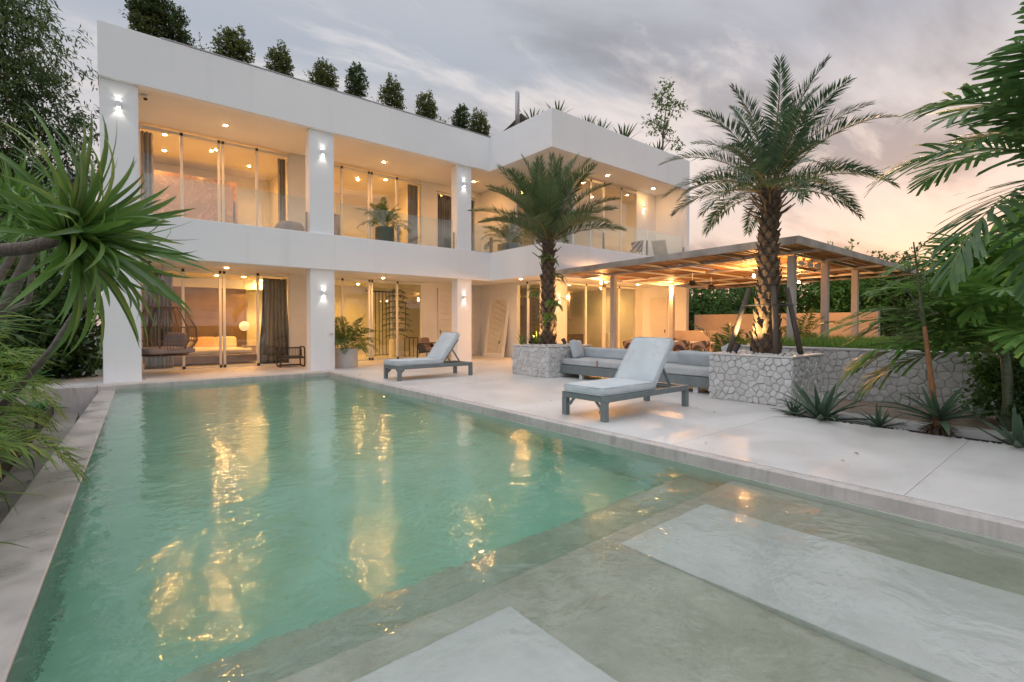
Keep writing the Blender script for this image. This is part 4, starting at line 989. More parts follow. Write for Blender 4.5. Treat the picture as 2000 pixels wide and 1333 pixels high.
PALM = m_leaf('date_palm_leaflet', (0.070, 0.119, 0.052), (0.148, 0.217, 0.084), (0.260, 0.227, 0.078), trans=.18)
PALMDARK = m_leaf('date_palm_leaflet_dark', (0.052, 0.101, 0.059), (0.101, 0.170, 0.086), (0.227, 0.192, 0.086), trans=.18)
PALMGREEN = m_leaf('areca_leaflet', (0.043, 0.099, 0.026), (0.102, 0.203, 0.043), (0.232, 0.246, 0.058), rough=.38)
POTPALM = m_leaf('pot_palm_leaflet', (0.036, 0.080, 0.023), (0.094, 0.167, 0.041), (0.203, 0.189, 0.051))
STRAPLEAF = m_leaf('strap_leaf', (0.045, 0.112, 0.027), (0.127, 0.246, 0.047), (0.356, 0.401, 0.089), rough=.34, spec=.5)
AGAVE = m_leaf('agave_leaf', (0.061, 0.110, 0.072), (0.094, 0.149, 0.088), None, rough=.45, trans=.08)
YUCCA = m_leaf('yucca_leaf', (0.065, 0.109, 0.043), (0.123, 0.174, 0.065), (0.232, 0.189, 0.072), trans=.1)
RACHIS = simple('palm_rachis', (0.14, 0.13, 0.045), (0.24, 0.16, 0.06), 6, 0.5, coord='obj'); RACHISG = simple('green_rachis', (0.10, 0.14, 0.03), (0.20, 0.22, 0.07), 6, 0.5, coord='obj')
BARK = m_bark('grey_bark', (0.10, 0.085, 0.07), (0.22, 0.19, 0.165)); DARKBARK = m_bark('dark_bark', (0.035, 0.028, 0.022), (0.075, 0.06, 0.048)); PALMBARK = m_bark('palm_bark', (0.040, 0.028, 0.020), (0.12, 0.085, 0.058), 12, (1, 1, 2.5))
SCALE = m_wood('palm_leaf_base', (0.085, 0.055, 0.036), (0.22, 0.145, 0.095), 9, (2, 2, 2), 0.85); DRAGONBARK = m_bark('dragon_tree_bark', (0.105, 0.085, 0.072), (0.20, 0.165, 0.14), 10, (9, 2, 2))

def tree(name, label, cat, base, trunk_pts, trunk_r, limbs, quads, lmat, bmat, group=None):
    e = empty(name, base); tag(e, label, cat, group); B = np.array(base)
    t = MB(); t.tube([Vector(p)-Vector(base) for p in trunk_pts], trunk_r, 8)
    for pts, rr in limbs: t.tube([Vector(p)-Vector(base) for p in pts], rr, 6)
    t.build('trunk', bmat, e, smooth=True)
    q = np.asarray(quads)-B; me = quadmesh('crown', q, lmat); link('crown', me, e); return e
def bezier_limbs(r0, top, ends, rr):
    out = []
    for en in ends:
        a = Vector(top); b = Vector(en); m_ = (a+b)/2+Vector((r0.uniform(-.2, .2), r0.uniform(-.2, .2), r0.uniform(.05, .35)))*(b-a).length*.4
        pts = [a*(1-t)**2+m_*2*t*(1-t)+b*t*t for t in (0, .25, .5, .75, 1)]; out.append((pts, [rr*(1-.8*t) for t in (0, .25, .5, .75, 1)]))
    return out

# ---------------------------------------------------- feather-leaved palms
def frond(name, mats, Ln=2.0, n=60, ll=0.38, lw=0.014, a0=60, bend=70, vee=35, s0=0.16, tipang=28, droop=0.15, rr=0.016, seed=0, seg=1, jag=False, spread=72, jit=1.0):
    r = np.random.default_rng(seed); k = 26; s = np.linspace(0, 1, k)
    th = np.radians(a0-bend*s**1.35); dx_ = np.cos(th); dz_ = np.sin(th)
    X = np.concatenate([[0], np.cumsum((dx_[1:]+dx_[:-1])/2)])*Ln/(k-1); Z = np.concatenate([[0], np.cumsum((dz_[1:]+dz_[:-1])/2)])*Ln/(k-1)
    Y = 0.02*Ln*np.sin(s*3+seed)
    Q = []; mi = []
    rad = rr*(1-.85*s)+.002
    for i in range(k-1):
        for (oy, oz, oy2, oz2) in ((-1, 0, 0, 1), (0, 1, 1, 0), (1, 0, 0, -.6), (0, -.6, -1, 0)):
            a, b = rad[i], rad[i+1]
            Q.append([(X[i], Y[i]+oy*a, Z[i]+oz*a), (X[i], Y[i]+oy2*a, Z[i]+oz2*a), (X[i+1], Y[i+1]+oy2*b, Z[i+1]+oz2*b), (X[i+1], Y[i+1]+oy*b, Z[i+1]+oz*b)]); mi.append(1)
    for j in range(n):
        u = s0+(1-s0)*(j+.5)/n
        for sd_ in (-1, 1):
            uu = min(.995, max(s0, u+r.normal(0, .004*jit)))
            x, y, z, t = np.interp(uu, s, X), np.interp(uu, s, Y), np.interp(uu, s, Z), np.interp(uu, s, th)
            T = np.array([math.cos(t), 0, math.sin(t)]); U = np.array([-math.sin(t), 0, math.cos(t)])
            q = (uu-s0)/(1-s0); phi = math.radians(spread+(tipang-spread)*q**1.2+r.normal(0, 5*jit)); ve = math.radians(vee*(1-.4*q)+r.normal(0, 9*jit))
            D = T*math.cos(phi)+(np.array([0, sd_, 0])*math.cos(ve)+U*math.sin(ve))*math.sin(phi); D /= np.linalg.norm(D)
            le = ll*(0.50+0.62*math.sin(math.pi*min(1, (.12+.80*q)))-.25*q*q)*r.uniform(.88, 1.1); w2 = lw*(0.75+.5*math.sin(math.pi*min(1, .15+.8*q)))
            S = np.cross(D, U); S /= max(1e-6, np.linalg.norm(S)); Nn = np.cross(S, D); p = np.array([x, y, z])
            if seg == 1:
                m_ = p+D*le*.4; tip = p+D*le+np.array([0, 0, -droop*le]); Q.append([p, m_+S*w2+Nn*w2*.4, tip, m_-S*w2+Nn*w2*.4]); mi.append(0)
            else:
                prev = None; pos = p.copy(); dd = D.copy(); rows = []
                prof = [.35, .95, 1.0, .9, .62 if jag else .08]
                if seg == 4: prof = [.3, .9, 1.0, .85, .75 if jag else .05]
                for kx in range(seg+1):
                    wv = w2*prof[min(len(prof)-1, round(kx*(len(prof)-1)/seg))]
                    rows.append((pos-S*wv, pos+S*wv)); dd = dd+np.array([0, 0, -droop*1.1/seg]); dd /= np.linalg.norm(dd); pos = pos+dd*le/seg
                if jag:
                    a_, b_ = rows[-1]; rows[-1] = (a_+dd*le*r.uniform(-.06, .10), b_+dd*le*r.uniform(-.06, .10))
                for kx in range(seg): Q.append([rows[kx][0], rows[kx][1], rows[kx+1][1], rows[kx+1][0]]); mi.append(0)
    return quadmesh(name, np.array(Q), mats, mi)
def put_frond(me, parent, loc, yaw, scale=1.0, roll=0.0, pitch=0.0, nm='frond'):
    o = link(nm, me, parent); o.location = loc; o.rotation_euler = (roll, pitch, yaw); o.scale = (scale,)*3; return o

def date_palm(label, loc, h, r_base, r_top, nf, FR, seed, lean=(0, 0), stubs=30):
    e = empty('date_palm', loc); tag(e, label, 'palm', 'date palms in the stone planters'); r0 = random.Random(seed)
    def cxy(z): t = z/h; return lean[0]*t*t, lean[1]*t*t
    def rad(z):
        t = z/h
        return r_base*(1-t)**3*.25 + r_base*.86+(r_top-r_base*.86)*t
    t = MB(); zs = [h*i/18 for i in range(19)]; t.tube([(*cxy(z), z) for z in zs], [rad(z)*.93 for z in zs], 14); T = t.build('trunk', PALMBARK, e, smooth=True)
    # leaf bases spiral up the trunk
    lb = []
    for v in range(4):
        b = MB(); a_, c_, d_ = .062+.006*v, .105+.012*v, .040+.006*v
        vs = [(-a_, 0, -c_*.55), (a_, 0, -c_*.55), (a_*.95, 0, c_*.1), (a_*.55, d_*.8, c_*.70), (0, d_*1.0, c_*(.80+.08*v)), (-a_*.55, d_*.9, c_*.75), (-a_*.95, 0, c_*.1), (0, d_*.75, -c_*.25)]
        b.add(vs, [(0, 1, 7), (1, 2, 7), (2, 3, 7), (3, 4, 7), (4, 5, 7), (5, 6, 7), (6, 0, 7), (2, 6, 5, 4, 3)]); lb.append(b.mesh('leaf_base', SCALE))
    ring = 0; z = .06; 
    while z < h-.05:
        per = max(7, int(2*math.pi*rad(z)/.165))
        for i in range(per):
            a = 2*math.pi*(i+.5*(ring % 2))/per+r0.uniform(-.08, .08); zz = z+r0.uniform(-.02, .02); x, y = cxy(zz); q = rad(zz)*.90
            o = link('leaf_base', lb[r0.randrange(4)], T); up = z/h; o.location = (x+q*math.cos(a), y+q*math.sin(a), zz); o.rotation_euler = (R(-4-22*up*up), 0, a-R(90)); s = r0.uniform(.80, 1.10)*(1+.08*up); o.scale = (s*.95, s, s)
        ring += 1; z += .128
    # cut stalks under the crown
    for i in range(stubs):
        a = i*2.4+r0.uniform(-.2, .2); zz = h-.55+.6*i/stubs; x, y = cxy(zz); q = rad(zz)*.9; up = .35+.75*i/stubs; ln = r0.uniform(.22, .42)
        d = Vector((math.cos(a), math.sin(a), up)).normalized(); p = Vector((x+q*math.cos(a), y+q*math.sin(a), zz)); b = MB(); b.tube([p, p+d*ln*.5, p+d*ln+Vector((0, 0, .05))], [.022, .016, .010], 5); b.build('cut_stalk', SCALE, T)
    x, y = cxy(h)
    for i in range(nf):
        f = i/(nf-1); a = i*2.39996+r0.uniform(-.15, .15); v = min(len(FR)-1, int(f*len(FR))); s = r0.uniform(.92, 1.08)
        put_frond(FR[v][r0.randrange(len(FR[v]))], e, (x+.10*math.cos(a)*(1-f*.3), y+.10*math.sin(a)*(1-f*.3), h-.10+.16*(1-f)), a, s, r0.uniform(-.25, .25))
    return e
def frond_set(mats, Ln, angs, seed, **kw): return [[frond('frond', mats, Ln=Ln*r_, a0=a, bend=b_, seed=seed+i*10+j, **kw) for j in range(2)] for i, (a, b_, r_) in enumerate(angs)]
F1 = frond_set([PALM, RACHIS], 2.35, [(84, 22, .96), (74, 34, 1.0), (62, 44, 1.0), (50, 46, .98), (40, 46, .92), (28, 44, .85)], 100, n=84, ll=.42, lw=.0125, vee=34, droop=.06, rr=.020)
date_palm('ferny-trunked date palm in the far planter before the wing', (9.45, 9.95, .80), 2.95, .215, .165, 34, F1, 5, stubs=16)
F2 = frond_set([PALMDARK, RACHIS], 1.86, [(82, 40, 1.06), (66, 58, 1.06), (48, 66, 1.08), (34, 62, 1.05), (22, 66, 1.0), (10, 66, .88)], 200, n=84, ll=.34, lw=.0105, vee=30, droop=.10, rr=.018)
date_palm('tall date palm in the near planter, propped by timber poles', (9.36, 3.98, .83), 3.05, .215, .135, 34, F2, 6, lean=(.05, .0), stubs=34)
# timber props round the near palm, strapped with wire
POLE = m_wood('weathered_pole', (0.10, 0.075, 0.06), (0.20, 0.155, 0.125), 5, (8, 8, 1), 0.8)
for i, (bx, by, lb) in enumerate(((8.98, 4.52, 'leftmost timber prop leaning on the near palm'), (8.98, 3.66, 'front timber prop leaning on the near palm'), (9.62, 3.50, 'rightmost timber prop leaning on the near palm'), (9.80, 4.45, 'rear timber prop leaning on the near palm'))):
    a = Vector((bx, by, .84)); c = Vector((9.36, 3.98, 0)); dv = (Vector((bx, by, 0))-c).normalized(); b = Vector((9.36+dv.x*.31, 3.98+dv.y*.31, 2.06)); m_ = MB()
    m_.tube([Vector((0, 0, 0)), (b-a)*.5, (b-a)], [.052, .048, .042], 8); o = m_.build('timber_prop', POLE, None, smooth=True); o.location = a; tag(o, lb, 'pole', 'timber props round the near palm')
w_ = MB(); w_.tube([(9.36+.43*math.cos(a), 3.98+.43*math.sin(a), 1.74) for a in np.linspace(0, 2*math.pi, 17)[:-1]], .010, 5, closed=True); tag(w_.build('tie_wire', BLACK), 'dark wire tying the timber props to the near palm', 'wire')
def uplight(loc, target, label, p, ang=75):
    e = empty('garden_uplight', loc); tag(e, label, 'spot lamp', 'garden uplights'); d = (Vector(target)-Vector(loc)).normalized()
    MB().tube([(0, 0, -.02), (0, 0, .06)], .015, 6).build('spike', BLACK, e)
    o = MB().lathe([(.02, -.09), (.05, -.08), (.055, .04), (.062, .06), (.052, .06)], 14).build('lamp_head', BLACK, e, smooth=False); o.location = (0, 0, .11); o.rotation_euler = d.to_track_quat('Z', 'Y').to_euler()
    spot('garden_uplight_beam', Vector((0, 0, .11))+d*.11, d, p, (1.0, 0.66, 0.28), ang, 0.8, .04, e)
uplight((8.84, 4.30, .86), (9.25, 4.05, 1.75), 'black uplight in the near planter aimed at the palm trunk', 120, 110)
uplight((9.00, 10.16, .82), (9.40, 10.0, 1.55), 'black uplight in the far planter aimed at the fern', 45, 95); uplight((9.55, 9.42, .82), (9.5, 9.9, 1.5), 'small uplight glowing at the foot of the far palm', 25, 90)

# ---------------------------------------------------- strap and sword leaves
def strap(name, mat, Ln, W, a_bend, rows=9, fold=.35, tipp=1.6, twist=0.0, wav=0.0, base=.55):
    vs = []; fs = []; x = z = 0.0; th = 0.0
    for i in range(rows+1):
        t = i/rows; wd = W*(base+(1-base)*min(1, t*3.5))*(1-t**tipp)**.8 if t < 1 else .0008
        tw = twist*t; c_, s_ = math.cos(tw), math.sin(tw); up = fold*wd
        yy = wav*math.sin(t*5)*Ln
        vs += [(x-math.sin(th)*up*c_, yy-wd*c_, z+math.cos(th)*up*c_-wd*s_), (x, yy, z), (x-math.sin(th)*up*c_, yy+wd*c_, z+math.cos(th)*up*c_+wd*s_)]
        th -= R(a_bend)/rows*(.4+1.2*t); x += math.cos(th)*Ln/rows; z += math.sin(th)*Ln/rows
    for i in range(rows):
        a = i*3; fs += [(a, a+1, a+4, a+3), (a+1, a+2, a+5, a+4)]
    return MB().add(vs, fs).mesh(name, mat, smooth=True)
def orient(o, d, up=(0, 0, 1), loc=(0, 0, 0), s=1.0):
    d = Vector(d).normalized(); u = Vector(up); y = u.cross(d)
    if y.length < 1e-4: y = Vector((0, 1, 0))
    y.normalize(); z = d.cross(y); m_ = Matrix((d, y, z)).transposed().to_4x4(); o.rotation_euler = m_.to_euler(); o.location = loc; o.scale = (s,)*3; return o
def rosette(parent, meshes, c, axis, n, lo, hi, seed, smin=.8, smax=1.15, spread=0.03, nm='leaf', skew=(0, 0, 0)):
    """n leaves fanned round axis, from lo (inner) to hi (outer) degrees off it"""
    r0 = random.Random(seed); ax = Vector(axis).normalized(); s1 = ax.orthogonal().normalized(); s2 = ax.cross(s1)
    for i in range(n):
        f = (i+.5)/n; ang = R(lo+(hi-lo)*f**.8+r0.uniform(-6, 6)); a = i*2.39996+r0.uniform(-.2, .2); side = s1*math.cos(a)+s2*math.sin(a)
        d = ax*math.cos(ang)+side*math.sin(ang)+Vector(skew)*f
        o = link(nm, meshes[r0.randrange(len(meshes))], parent); orient(o, d, ax if abs(ax.dot(d.normalized())) < .98 else side, Vector(c)+side*spread-ax*spread*f*2, r0.uniform(smin, smax)*(0.72+.28*f))
def sword_plant(name, label, cat, loc, meshes, n, lo, hi, seed, group=None, s=1.0, axis=(0, 0, 1)):
    e = empty(name, loc); tag(e, label, cat, group); rosette(e, meshes, (0, 0, .02), axis, n, lo, hi, seed, .85*s, 1.1*s, .02*s); return e
AG = [strap('leaf', AGAVE, .52, .042, b, rows=7, fold=.45, tipp=1.9, base=.6) for b in (-12, 8, 30)]
GA = 'agaves in the bed at the terrace edge'
sword_plant('agave', 'large spiky agave in the bed beside the near planter', 'agave', (8.18, 2.70, -.03), AG, 24, 8, 80, 1, GA, 1.5)
sword_plant('agave', 'small agave at the planter end of the bed', 'agave', (8.16, 3.06, -.03), AG, 20, 10, 82, 2, GA, .72)
sword_plant('agave', 'small agave in the middle of the bed', 'agave', (8.18, 1.98, -.03), AG, 17, 8, 78, 3, GA, .8)
sword_plant('agave', 'loose agave at the far right of the bed', 'agave', (8.10, .62, -.03), AG, 16, 10, 82, 4, GA, 1.3)
sword_plant('agave', 'tiny agave pup beside the large agave', 'agave', (8.10, 2.52, -.04), AG, 12, 10, 70, 6, GA, .4)
fa = empty('flowering_agave', (8.20, 1.36, -.03)); tag(fa, 'agave with shaggy base and tall thin flower stalk', 'agave')
rosette(fa, AG, (0, 0, .24), (0, 0, 1), 24, 20, 88, 8, 1.1, 1.6, .03)
DRY = m_leaf('dry_leaf', (0.055, 0.035, 0.022), (0.121, 0.077, 0.044), None, trans=.05); DRYS = [strap('dry_leaf', DRY, .20, .02, b, rows=5) for b in (20, 50)]
rosette(fa, DRYS, (0, 0, .20), (0, 0, 1), 70, 60, 130, 9, .8, 1.2, .07, 'dry_leaf'); rosette(fa, DRYS, (0, 0, .08), (0, 0, 1), 50, 50, 110, 10, .8, 1.1, .08, 'dry_leaf')
STALK = m_bark('flower_stalk', (0.20, 0.085, 0.035), (0.33, 0.16, 0.07), 9, (3, 3, 1)); STALKG = simple('green_stalk', (0.055, 0.075, 0.035), (0.09, 0.11, 0.05), 8, 0.7)
sp_ = [(-.02-.0*t, .0+.06*t, .1+2.38*t) for t in np.linspace(0, 1, 12)]; sp_ = [(p[0]-.22*((p[2])/2.4)**1.3, p[1]+.16*((p[2])/2.4), p[2]) for p in sp_]
MB().tube(sp_[:7], [.038, .036, .034, .032, .029, .026, .023], 8).build('lower_stalk', STALK, fa, smooth=True); US = MB().tube(sp_[6:], [.023, .020, .017, .014, .011, .008], 8).build('upper_stalk', STALKG, fa, smooth=True)
r0 = random.Random(4)
for i in range(11):
    t = .56+.42*i/11; k_ = t*11; a_ = int(k_); p = Vector(sp_[min(a_, 11)]).lerp(Vector(sp_[min(a_+1, 11)]), k_-a_); az = i*2.4+.5; ln = .30*(1.15-t)+.05; d = Vector((math.cos(az)*.8, math.sin(az)*.8, .5))
    b = MB(); b.tube([p, p+d*ln*.5, p+d*ln+Vector((0, 0, ln*.25))], .006, 5); e_ = p+d*ln+Vector((0, 0, ln*.25))
    for _ in range(7):
        q = e_+Vector((r0.uniform(-.03, .03), r0.uniform(-.03, .03), r0.uniform(-.01, .04))); b.tube([q, q+Vector((r0.uniform(-.015, .015), r0.uniform(-.015, .015), .03))], [.009, .004], 5)
    b.build('flower_branch', STALKG, US)
# pebbles strewn along the bed
pm = MB(); r0 = random.Random(12)
for _ in range(260):
    r_ = r0.uniform(.014, .04); c = (r0.uniform(8.0, 8.22), r0.uniform(.1, 3.2), -.045); ring = [(c[0]+r_*math.cos(k_), c[1]+r_*1.3*math.sin(k_), c[2]) for k_ in (0, 1.05, 2.1, 3.14, 4.19, 5.24)]
    pm.add(ring+[(c[0], c[1], c[2]+r_*.8), (c[0], c[1], c[2]-r_)], [(i, (i+1) % 6, 6) for i in range(6)]+[((i+1) % 6, i, 7) for i in range(6)])
tag(pm.build('bed_pebbles', PEBBLE, smooth=True), 'white pebbles strewn along the planting bed', kind='stuff')

# ---------------------------------------------------- roof garden
SH = []
for v in range(4):
    r = np.random.default_rng(40+v); lob = [((0, 0, .95), (.36, .36, .42)), ((.02, 0, 1.30), (.26, .26, .34)), ((-.04, .03, .68), (.30, .30, .28))]
    SH.append(quadmesh('crown', crown_quads(r, lob, 3600, .075, .020, per=9, shell=.42, twig=.12), LEAF_RED if v % 2 else LEAF_SHRUB))
stm = MB().tube([(0, 0, 0), (.02, .01, .5), (0, 0, 1.0)], [.03, .025, .012], 6).mesh('trunk', DARKBARK, True)
shrubs = [(0.80, 16.0, 1.0, 1.10, 0), (1.48, 16.0, .98, 1.0, 1), (2.68, 16.0, 1.02, 1.05, 2), (4.08, 16.0, .92, 1.0, 0), (5.22, 16.0, .92, .95, 2), (6.40, 16.0, 1.0, 1.0, 1), (7.74, 16.0, 1.03, 1.02, 0), (9.0, 16.0, 1.0, .98, 2), (10.45, 16.0, 1.0, .9, 1), (11.5, 16.0, 1.05, 1.05, 0)]
lbs = ['big two-tier reddish roof shrub at the leftmost end', 'roof shrub second from the left, red-tipped', 'third roof shrub from the left, above the first upper window', 'fourth roof shrub from the left, round and alone', 'fifth roof shrub from the left, just right of the round one', 'sixth roof shrub from the left with reddish crown', 'seventh roof shrub from the left, over the balcony pot palm', 'eighth roof shrub from the left, narrow and pointed', 'small reddish roof shrub, second from the shade sail', 'last roof shrub beside the shade sail']
for (x, y, s, wd, v), lb in zip(shrubs, lbs):
    e = empty('roof_shrub', (x, y, 8.32), x*3); tag(e, lb, 'shrub', 'clipped shrubs along the roof edge'); o = link('trunk', stm, e); o = link('crown', SH[v], e); o.scale = (wd*random.uniform(.90, 1.18), wd*random.uniform(.90, 1.18), s*random.uniform(.90, 1.10)); o.rotation_euler = (random.uniform(-.12, .12), random.uniform(-.12, .12), 0)
    o.location = (0, 0, .05)
e = COL.objects['roof_shrub'] if 'roof_shrub' in COL.objects else None
if e: o = link('crown', SH[1], e); o.location = (-.02, 0, .68); o.scale = (1.15, 1.15, .85)
r = np.random.default_rng(77)
for i, (x, lb) in enumerate(((1.95, 'sparse seedling on the roof between second and third shrubs'), (2.30, 'sparse seedling on the roof left of the third shrub'), (4.75, 'sparse seedling on the roof right of the round shrub'), (7.05, 'sparse seedling on the roof before the seventh shrub'), (9.6, 'sparse seedling on the roof after the narrow shrub'))):
    tree('roof_seedling', lb, 'shrub', (x, 15.9, 8.32), [(x, 15.9, 8.32), (x, 15.9, 8.95)], [.01, .005], bezier_limbs(random.Random(i), (x, 15.9, 8.7), [(x+.15, 15.9, 9.05), (x-.14, 15.9, 9.0)], .006), crown_quads(r, [((x, 15.9, 8.95), (.24, .2, .26))], 90, .07, .022, per=4, shell=.6), LEAF_OLIVE, DARKBARK, 'seedlings along the roof edge')
YU_ = [strap('leaf', YUCCA, .80, .040, b, rows=6, fold=.3, tipp=2.2, base=.7) for b in (-4, 6, 14)]
for i, (x, y, z, s, n, lb) in enumerate(((12.1, 13.55, 8.45, .95, 22, 'spiky roof agave in front of the shade sail'), (12.2, 12.35, 8.35, .9, 18, 'spiky roof agave peeking over the fascia corner'), (13.85, 12.45, 8.4, .85, 22, 'first spiky roof agave right of the fascia corner'), (14.6, 12.45, 8.4, .9, 24, 'second spiky roof agave right of the fascia corner'), (16.0, 12.45, 8.4, 1.2, 26, 'largest spiky roof agave above the wing'), (17.6, 12.5, 8.35, .7, 18, 'small spiky roof agave before the slender roof tree'), (18.4, 12.45, 8.4, 1.0, 26, 'spiky roof agave at the foot of the slender roof tree'))):
    sword_plant('roof_agave', lb, 'agave', (x, y, z+.28), YU_, n, 4, 52, 50+i, 'agaves on the wing roof', s)
r = np.random.default_rng(5); bx = (18.85, 12.55, 8.3)
tree('roof_sapling', 'slender leafy sapling growing from the wing roof', 'tree', bx, [bx, (18.9, 12.55, 9.6), (19.05, 12.55, 10.6), (19.2, 12.5, 11.4)], [.045, .035, .025, .012],
     bezier_limbs(random.Random(3), (18.9, 12.55, 9.6), [(18.3, 12.4, 10.2), (19.7, 12.6, 11.0), (20.0, 12.6, 9.7), (18.9, 12.5, 11.9)], .02),
     crown_quads(r, [((18.95, 12.5, 11.55), (.42, .4, .55)), ((19.55, 12.5, 11.05), (.45, .4, .42)), ((18.45, 12.5, 10.15), (.62, .5, .30)), ((19.0, 12.5, 10.0), (.4, .4, .3)), ((20.0, 12.6, 9.55), (.30, .3, .22)), ((18.6, 12.5, 11.0), (.3, .3, .25))], 1500, .11, .032, per=8, shell=.6, twig=.22), LEAF_OLIVE, BARK)
ms = empty('shade_sail_mast', (12.22, 14.6, 8.2)); tag(ms, 'grey steel mast with rounded top rising from the roof', 'mast'); MB().tube([(0, 0, 0), (0, 0, 2.15), (0, 0, 2.24), (0, 0, 2.28)], [.085, .085, .06, .02], 14).build('pole', STEEL, ms, smooth=True); MB().tube([(.08, .02, 1.62), (.20, .05, 1.50)], .012, 6).build('shackle', BLACK, ms)
SAIL = m_fabric('taupe_sail', (0.20, 0.17, 0.14), (0.25, 0.215, 0.18), 200)
Aa, Bb, Cc, Dd = Vector((12.45, 14.65, 9.66)), Vector((11.75, 16.0, 8.72)), Vector((15.2, 19.2, 8.7)), Vector((15.6, 14.2, 8.55)); vs = []; n = 12
for i in range(n+1):
    for j in range(n+1):
        u, v = i/n, j/n; p = Aa*(1-u)*(1-v)+Bb*u*(1-v)+Cc*u*v+Dd*(1-u)*v; sag = .9*(u*(1-u)+v*(1-v)); c_ = Vector((13.7, 16.0, 8.6)); p = p+(c_-p)*sag*.28; vs.append(p)
o = MB().add(vs, [(i*(n+1)+j, (i+1)*(n+1)+j, (i+1)*(n+1)+j+1, i*(n+1)+j+1) for i in range(n) for j in range(n)]).build('shade_sail', SAIL, None, smooth=True); so_ = o.modifiers.new('thick', 'SOLIDIFY'); so_.thickness = .01; tag(o, 'taupe shade sail strung from the roof mast', 'shade sail')

# ---------------------------------------------------- pot palms, tiered pine, dining palm
def clump_palm(name, label, loc, potkind, potmat, potz, fr, n, seed, group, s=1.0, rad=.12, up=1.0):
    e = empty(name, loc); tag(e, label, 'potted palm' if potkind else 'palm', group); r0 = random.Random(seed)
    if potkind:
        pot(potkind, potmat, e); MB().lathe([(.25, potz-.08), (.25, potz-.06)], 16).build('soil', SOIL, e)
    for i in range(n):
        f = i/(n-1); a = i*2.39996+r0.uniform(-.3, .3); v = min(len(fr)-1, int(f*len(fr))); q = rad*r0.uniform(.2, 1)
        put_frond(fr[v][r0.randrange(2)], e, (q*math.cos(a), q*math.sin(a), potz-.06), a, s*r0.uniform(.8, 1.12), r0.uniform(-.3, .3))
    return e
FP = frond_set([POTPALM, RACHISG], 1.05, [(84, 40, 1.05), (72, 75, 1.05), (58, 95, 1.0), (42, 100, .9)], 300, n=26, ll=.26, lw=.013, vee=25, droop=.25, rr=.008, s0=.28)
GP = 'potted palms at the villa'
clump_palm('potted_palm', 'bushy palm in a white concrete tub on the porch beside the middle pillar', (5.82, 15.62, 0), 'tub', CONCPOT, .58, FP, 30, 1, GP, 1.05, .2)
clump_palm('potted_palm', 'palm in a round grey pot on the upper balcony', (7.34, 15.95, 4.02), 'round', GREYPOT, .70, FP, 22, 2, GP, 1.0)
clump_palm('potted_palm', 'palm in a square grey pot on the upper balcony corner', (12.0, 14.9, 4.02), 'square', GREYPOT, .50, FP, 24, 3, GP, 1.12, .16)
FD = frond_set([PALMGREEN, RACHISG], 1.35, [(80, 50, 1.05), (66, 80, 1.05), (50, 95, 1.0), (34, 100, .9)], 320, n=30, ll=.34, lw=.016, vee=25, droop=.3, rr=.010, s0=.22)
clump_palm('dining_palm', 'feathery palm between the near planter and the dining table', (11.6, 5.75, 0), None, None, .1, FD, 20, 4, 'small palms by the dining terrace', 1.1, .14)
clump_palm('dining_palm', 'dark feathery palm behind the first pergola column', (13.9, 5.1, .88), None, None, .05, FD, 14, 5, 'small palms by the dining terrace', .75, .12)
npn = empty('norfolk_pine', (9.25, 19.0, 0)); tag(npn, 'tiered indoor pine in a square pale pot behind the hallway glass', 'indoor tree'); MB().box(-.24, .24, -.24, .24, 0, .75).build('pot', LINEN, npn, bevel=.01); MB().tube([(0, 0, .7), (0, 0, 2.95)], [.02, .008], 6).build('trunk', DARKBARK, npn)
r0 = random.Random(9)
for t in range(9):
    z = .95+t*.235; ln = .72*(1-.06*t) if t > 0 else .5
    if t == 8: ln = .32
    for k_ in range(6):
        a = k_*math.pi/3+t*.5; Q = []
        for j in range(46):
            u = r0.uniform(.12, 1); p = np.array([u*ln*math.cos(a), u*ln*math.sin(a), z+.10*u-.22*u*u]); d = np.array([math.cos(a+r0.uniform(-1.1, 1.1)), math.sin(a+r0.uniform(-1.1, 1.1)), r0.uniform(-.4, .15)]); Q.append(leaves(p[None], d[None], np.array([[0, 0, 1.0]]), [.10], [.014])[0])
        link('branch', quadmesh('branch', np.array(Q), LEAF_DARK), npn)
# ferns on the far palm trunk
FERN = m_leaf('fern_leaf', (0.072, 0.145, 0.029), (0.174, 0.275, 0.058), (0.290, 0.290, 0.072)); FF = [frond('frond', [FERN, RACHISG], Ln=l_, n=14, ll=.075, lw=.016, a0=20, bend=90, vee=5, s0=.1, droop=.2, rr=.004, seed=i) for i, l_ in enumerate((.34, .46))]
r0 = random.Random(22)
for i, (z, a_, n_, lb) in enumerate(((3.15, 3.9, 6, 'green fern high on the far palm trunk'), (2.65, 4.4, 6, 'drooping fern halfway up the far palm trunk'), (2.35, 2.7, 6, 'small fern on the pool side of the far palm trunk'), (2.0, 4.5, 9, 'bushy fern above the wall light on the far palm trunk'), (1.55, 3.9, 7, 'fern low on the far palm trunk'))):
    e = empty('trunk_fern', (9.45+.25*math.cos(a_), 9.95+.25*math.sin(a_), z)); tag(e, lb, 'fern', 'ferns growing on the far palm trunk')
    for k_ in range(n_): put_frond(FF[k_ % 2], e, (0, 0, r0.uniform(-.12, .12)), a_+r0.uniform(-1.1, 1.1), r0.uniform(.8, 1.2))
sword_plant('planter_fern', 'lit strap-leaved fern at the foot of the far palm', 'fern', (9.16, 10.10, .82), [strap('leaf', FERN, .5, .035, b, rows=7, wav=.02) for b in (30, 70)], 16, 5, 60, 5, None, 1.0)
sword_plant('planter_yucca', 'small dark spiky plant at the corner of the far planter', 'yucca', (8.9, 10.45, .82), [strap('leaf', STRAPLEAF, .42, .016, b, rows=5) for b in (0, 20)], 14, 5, 60, 7, None, 1.0)

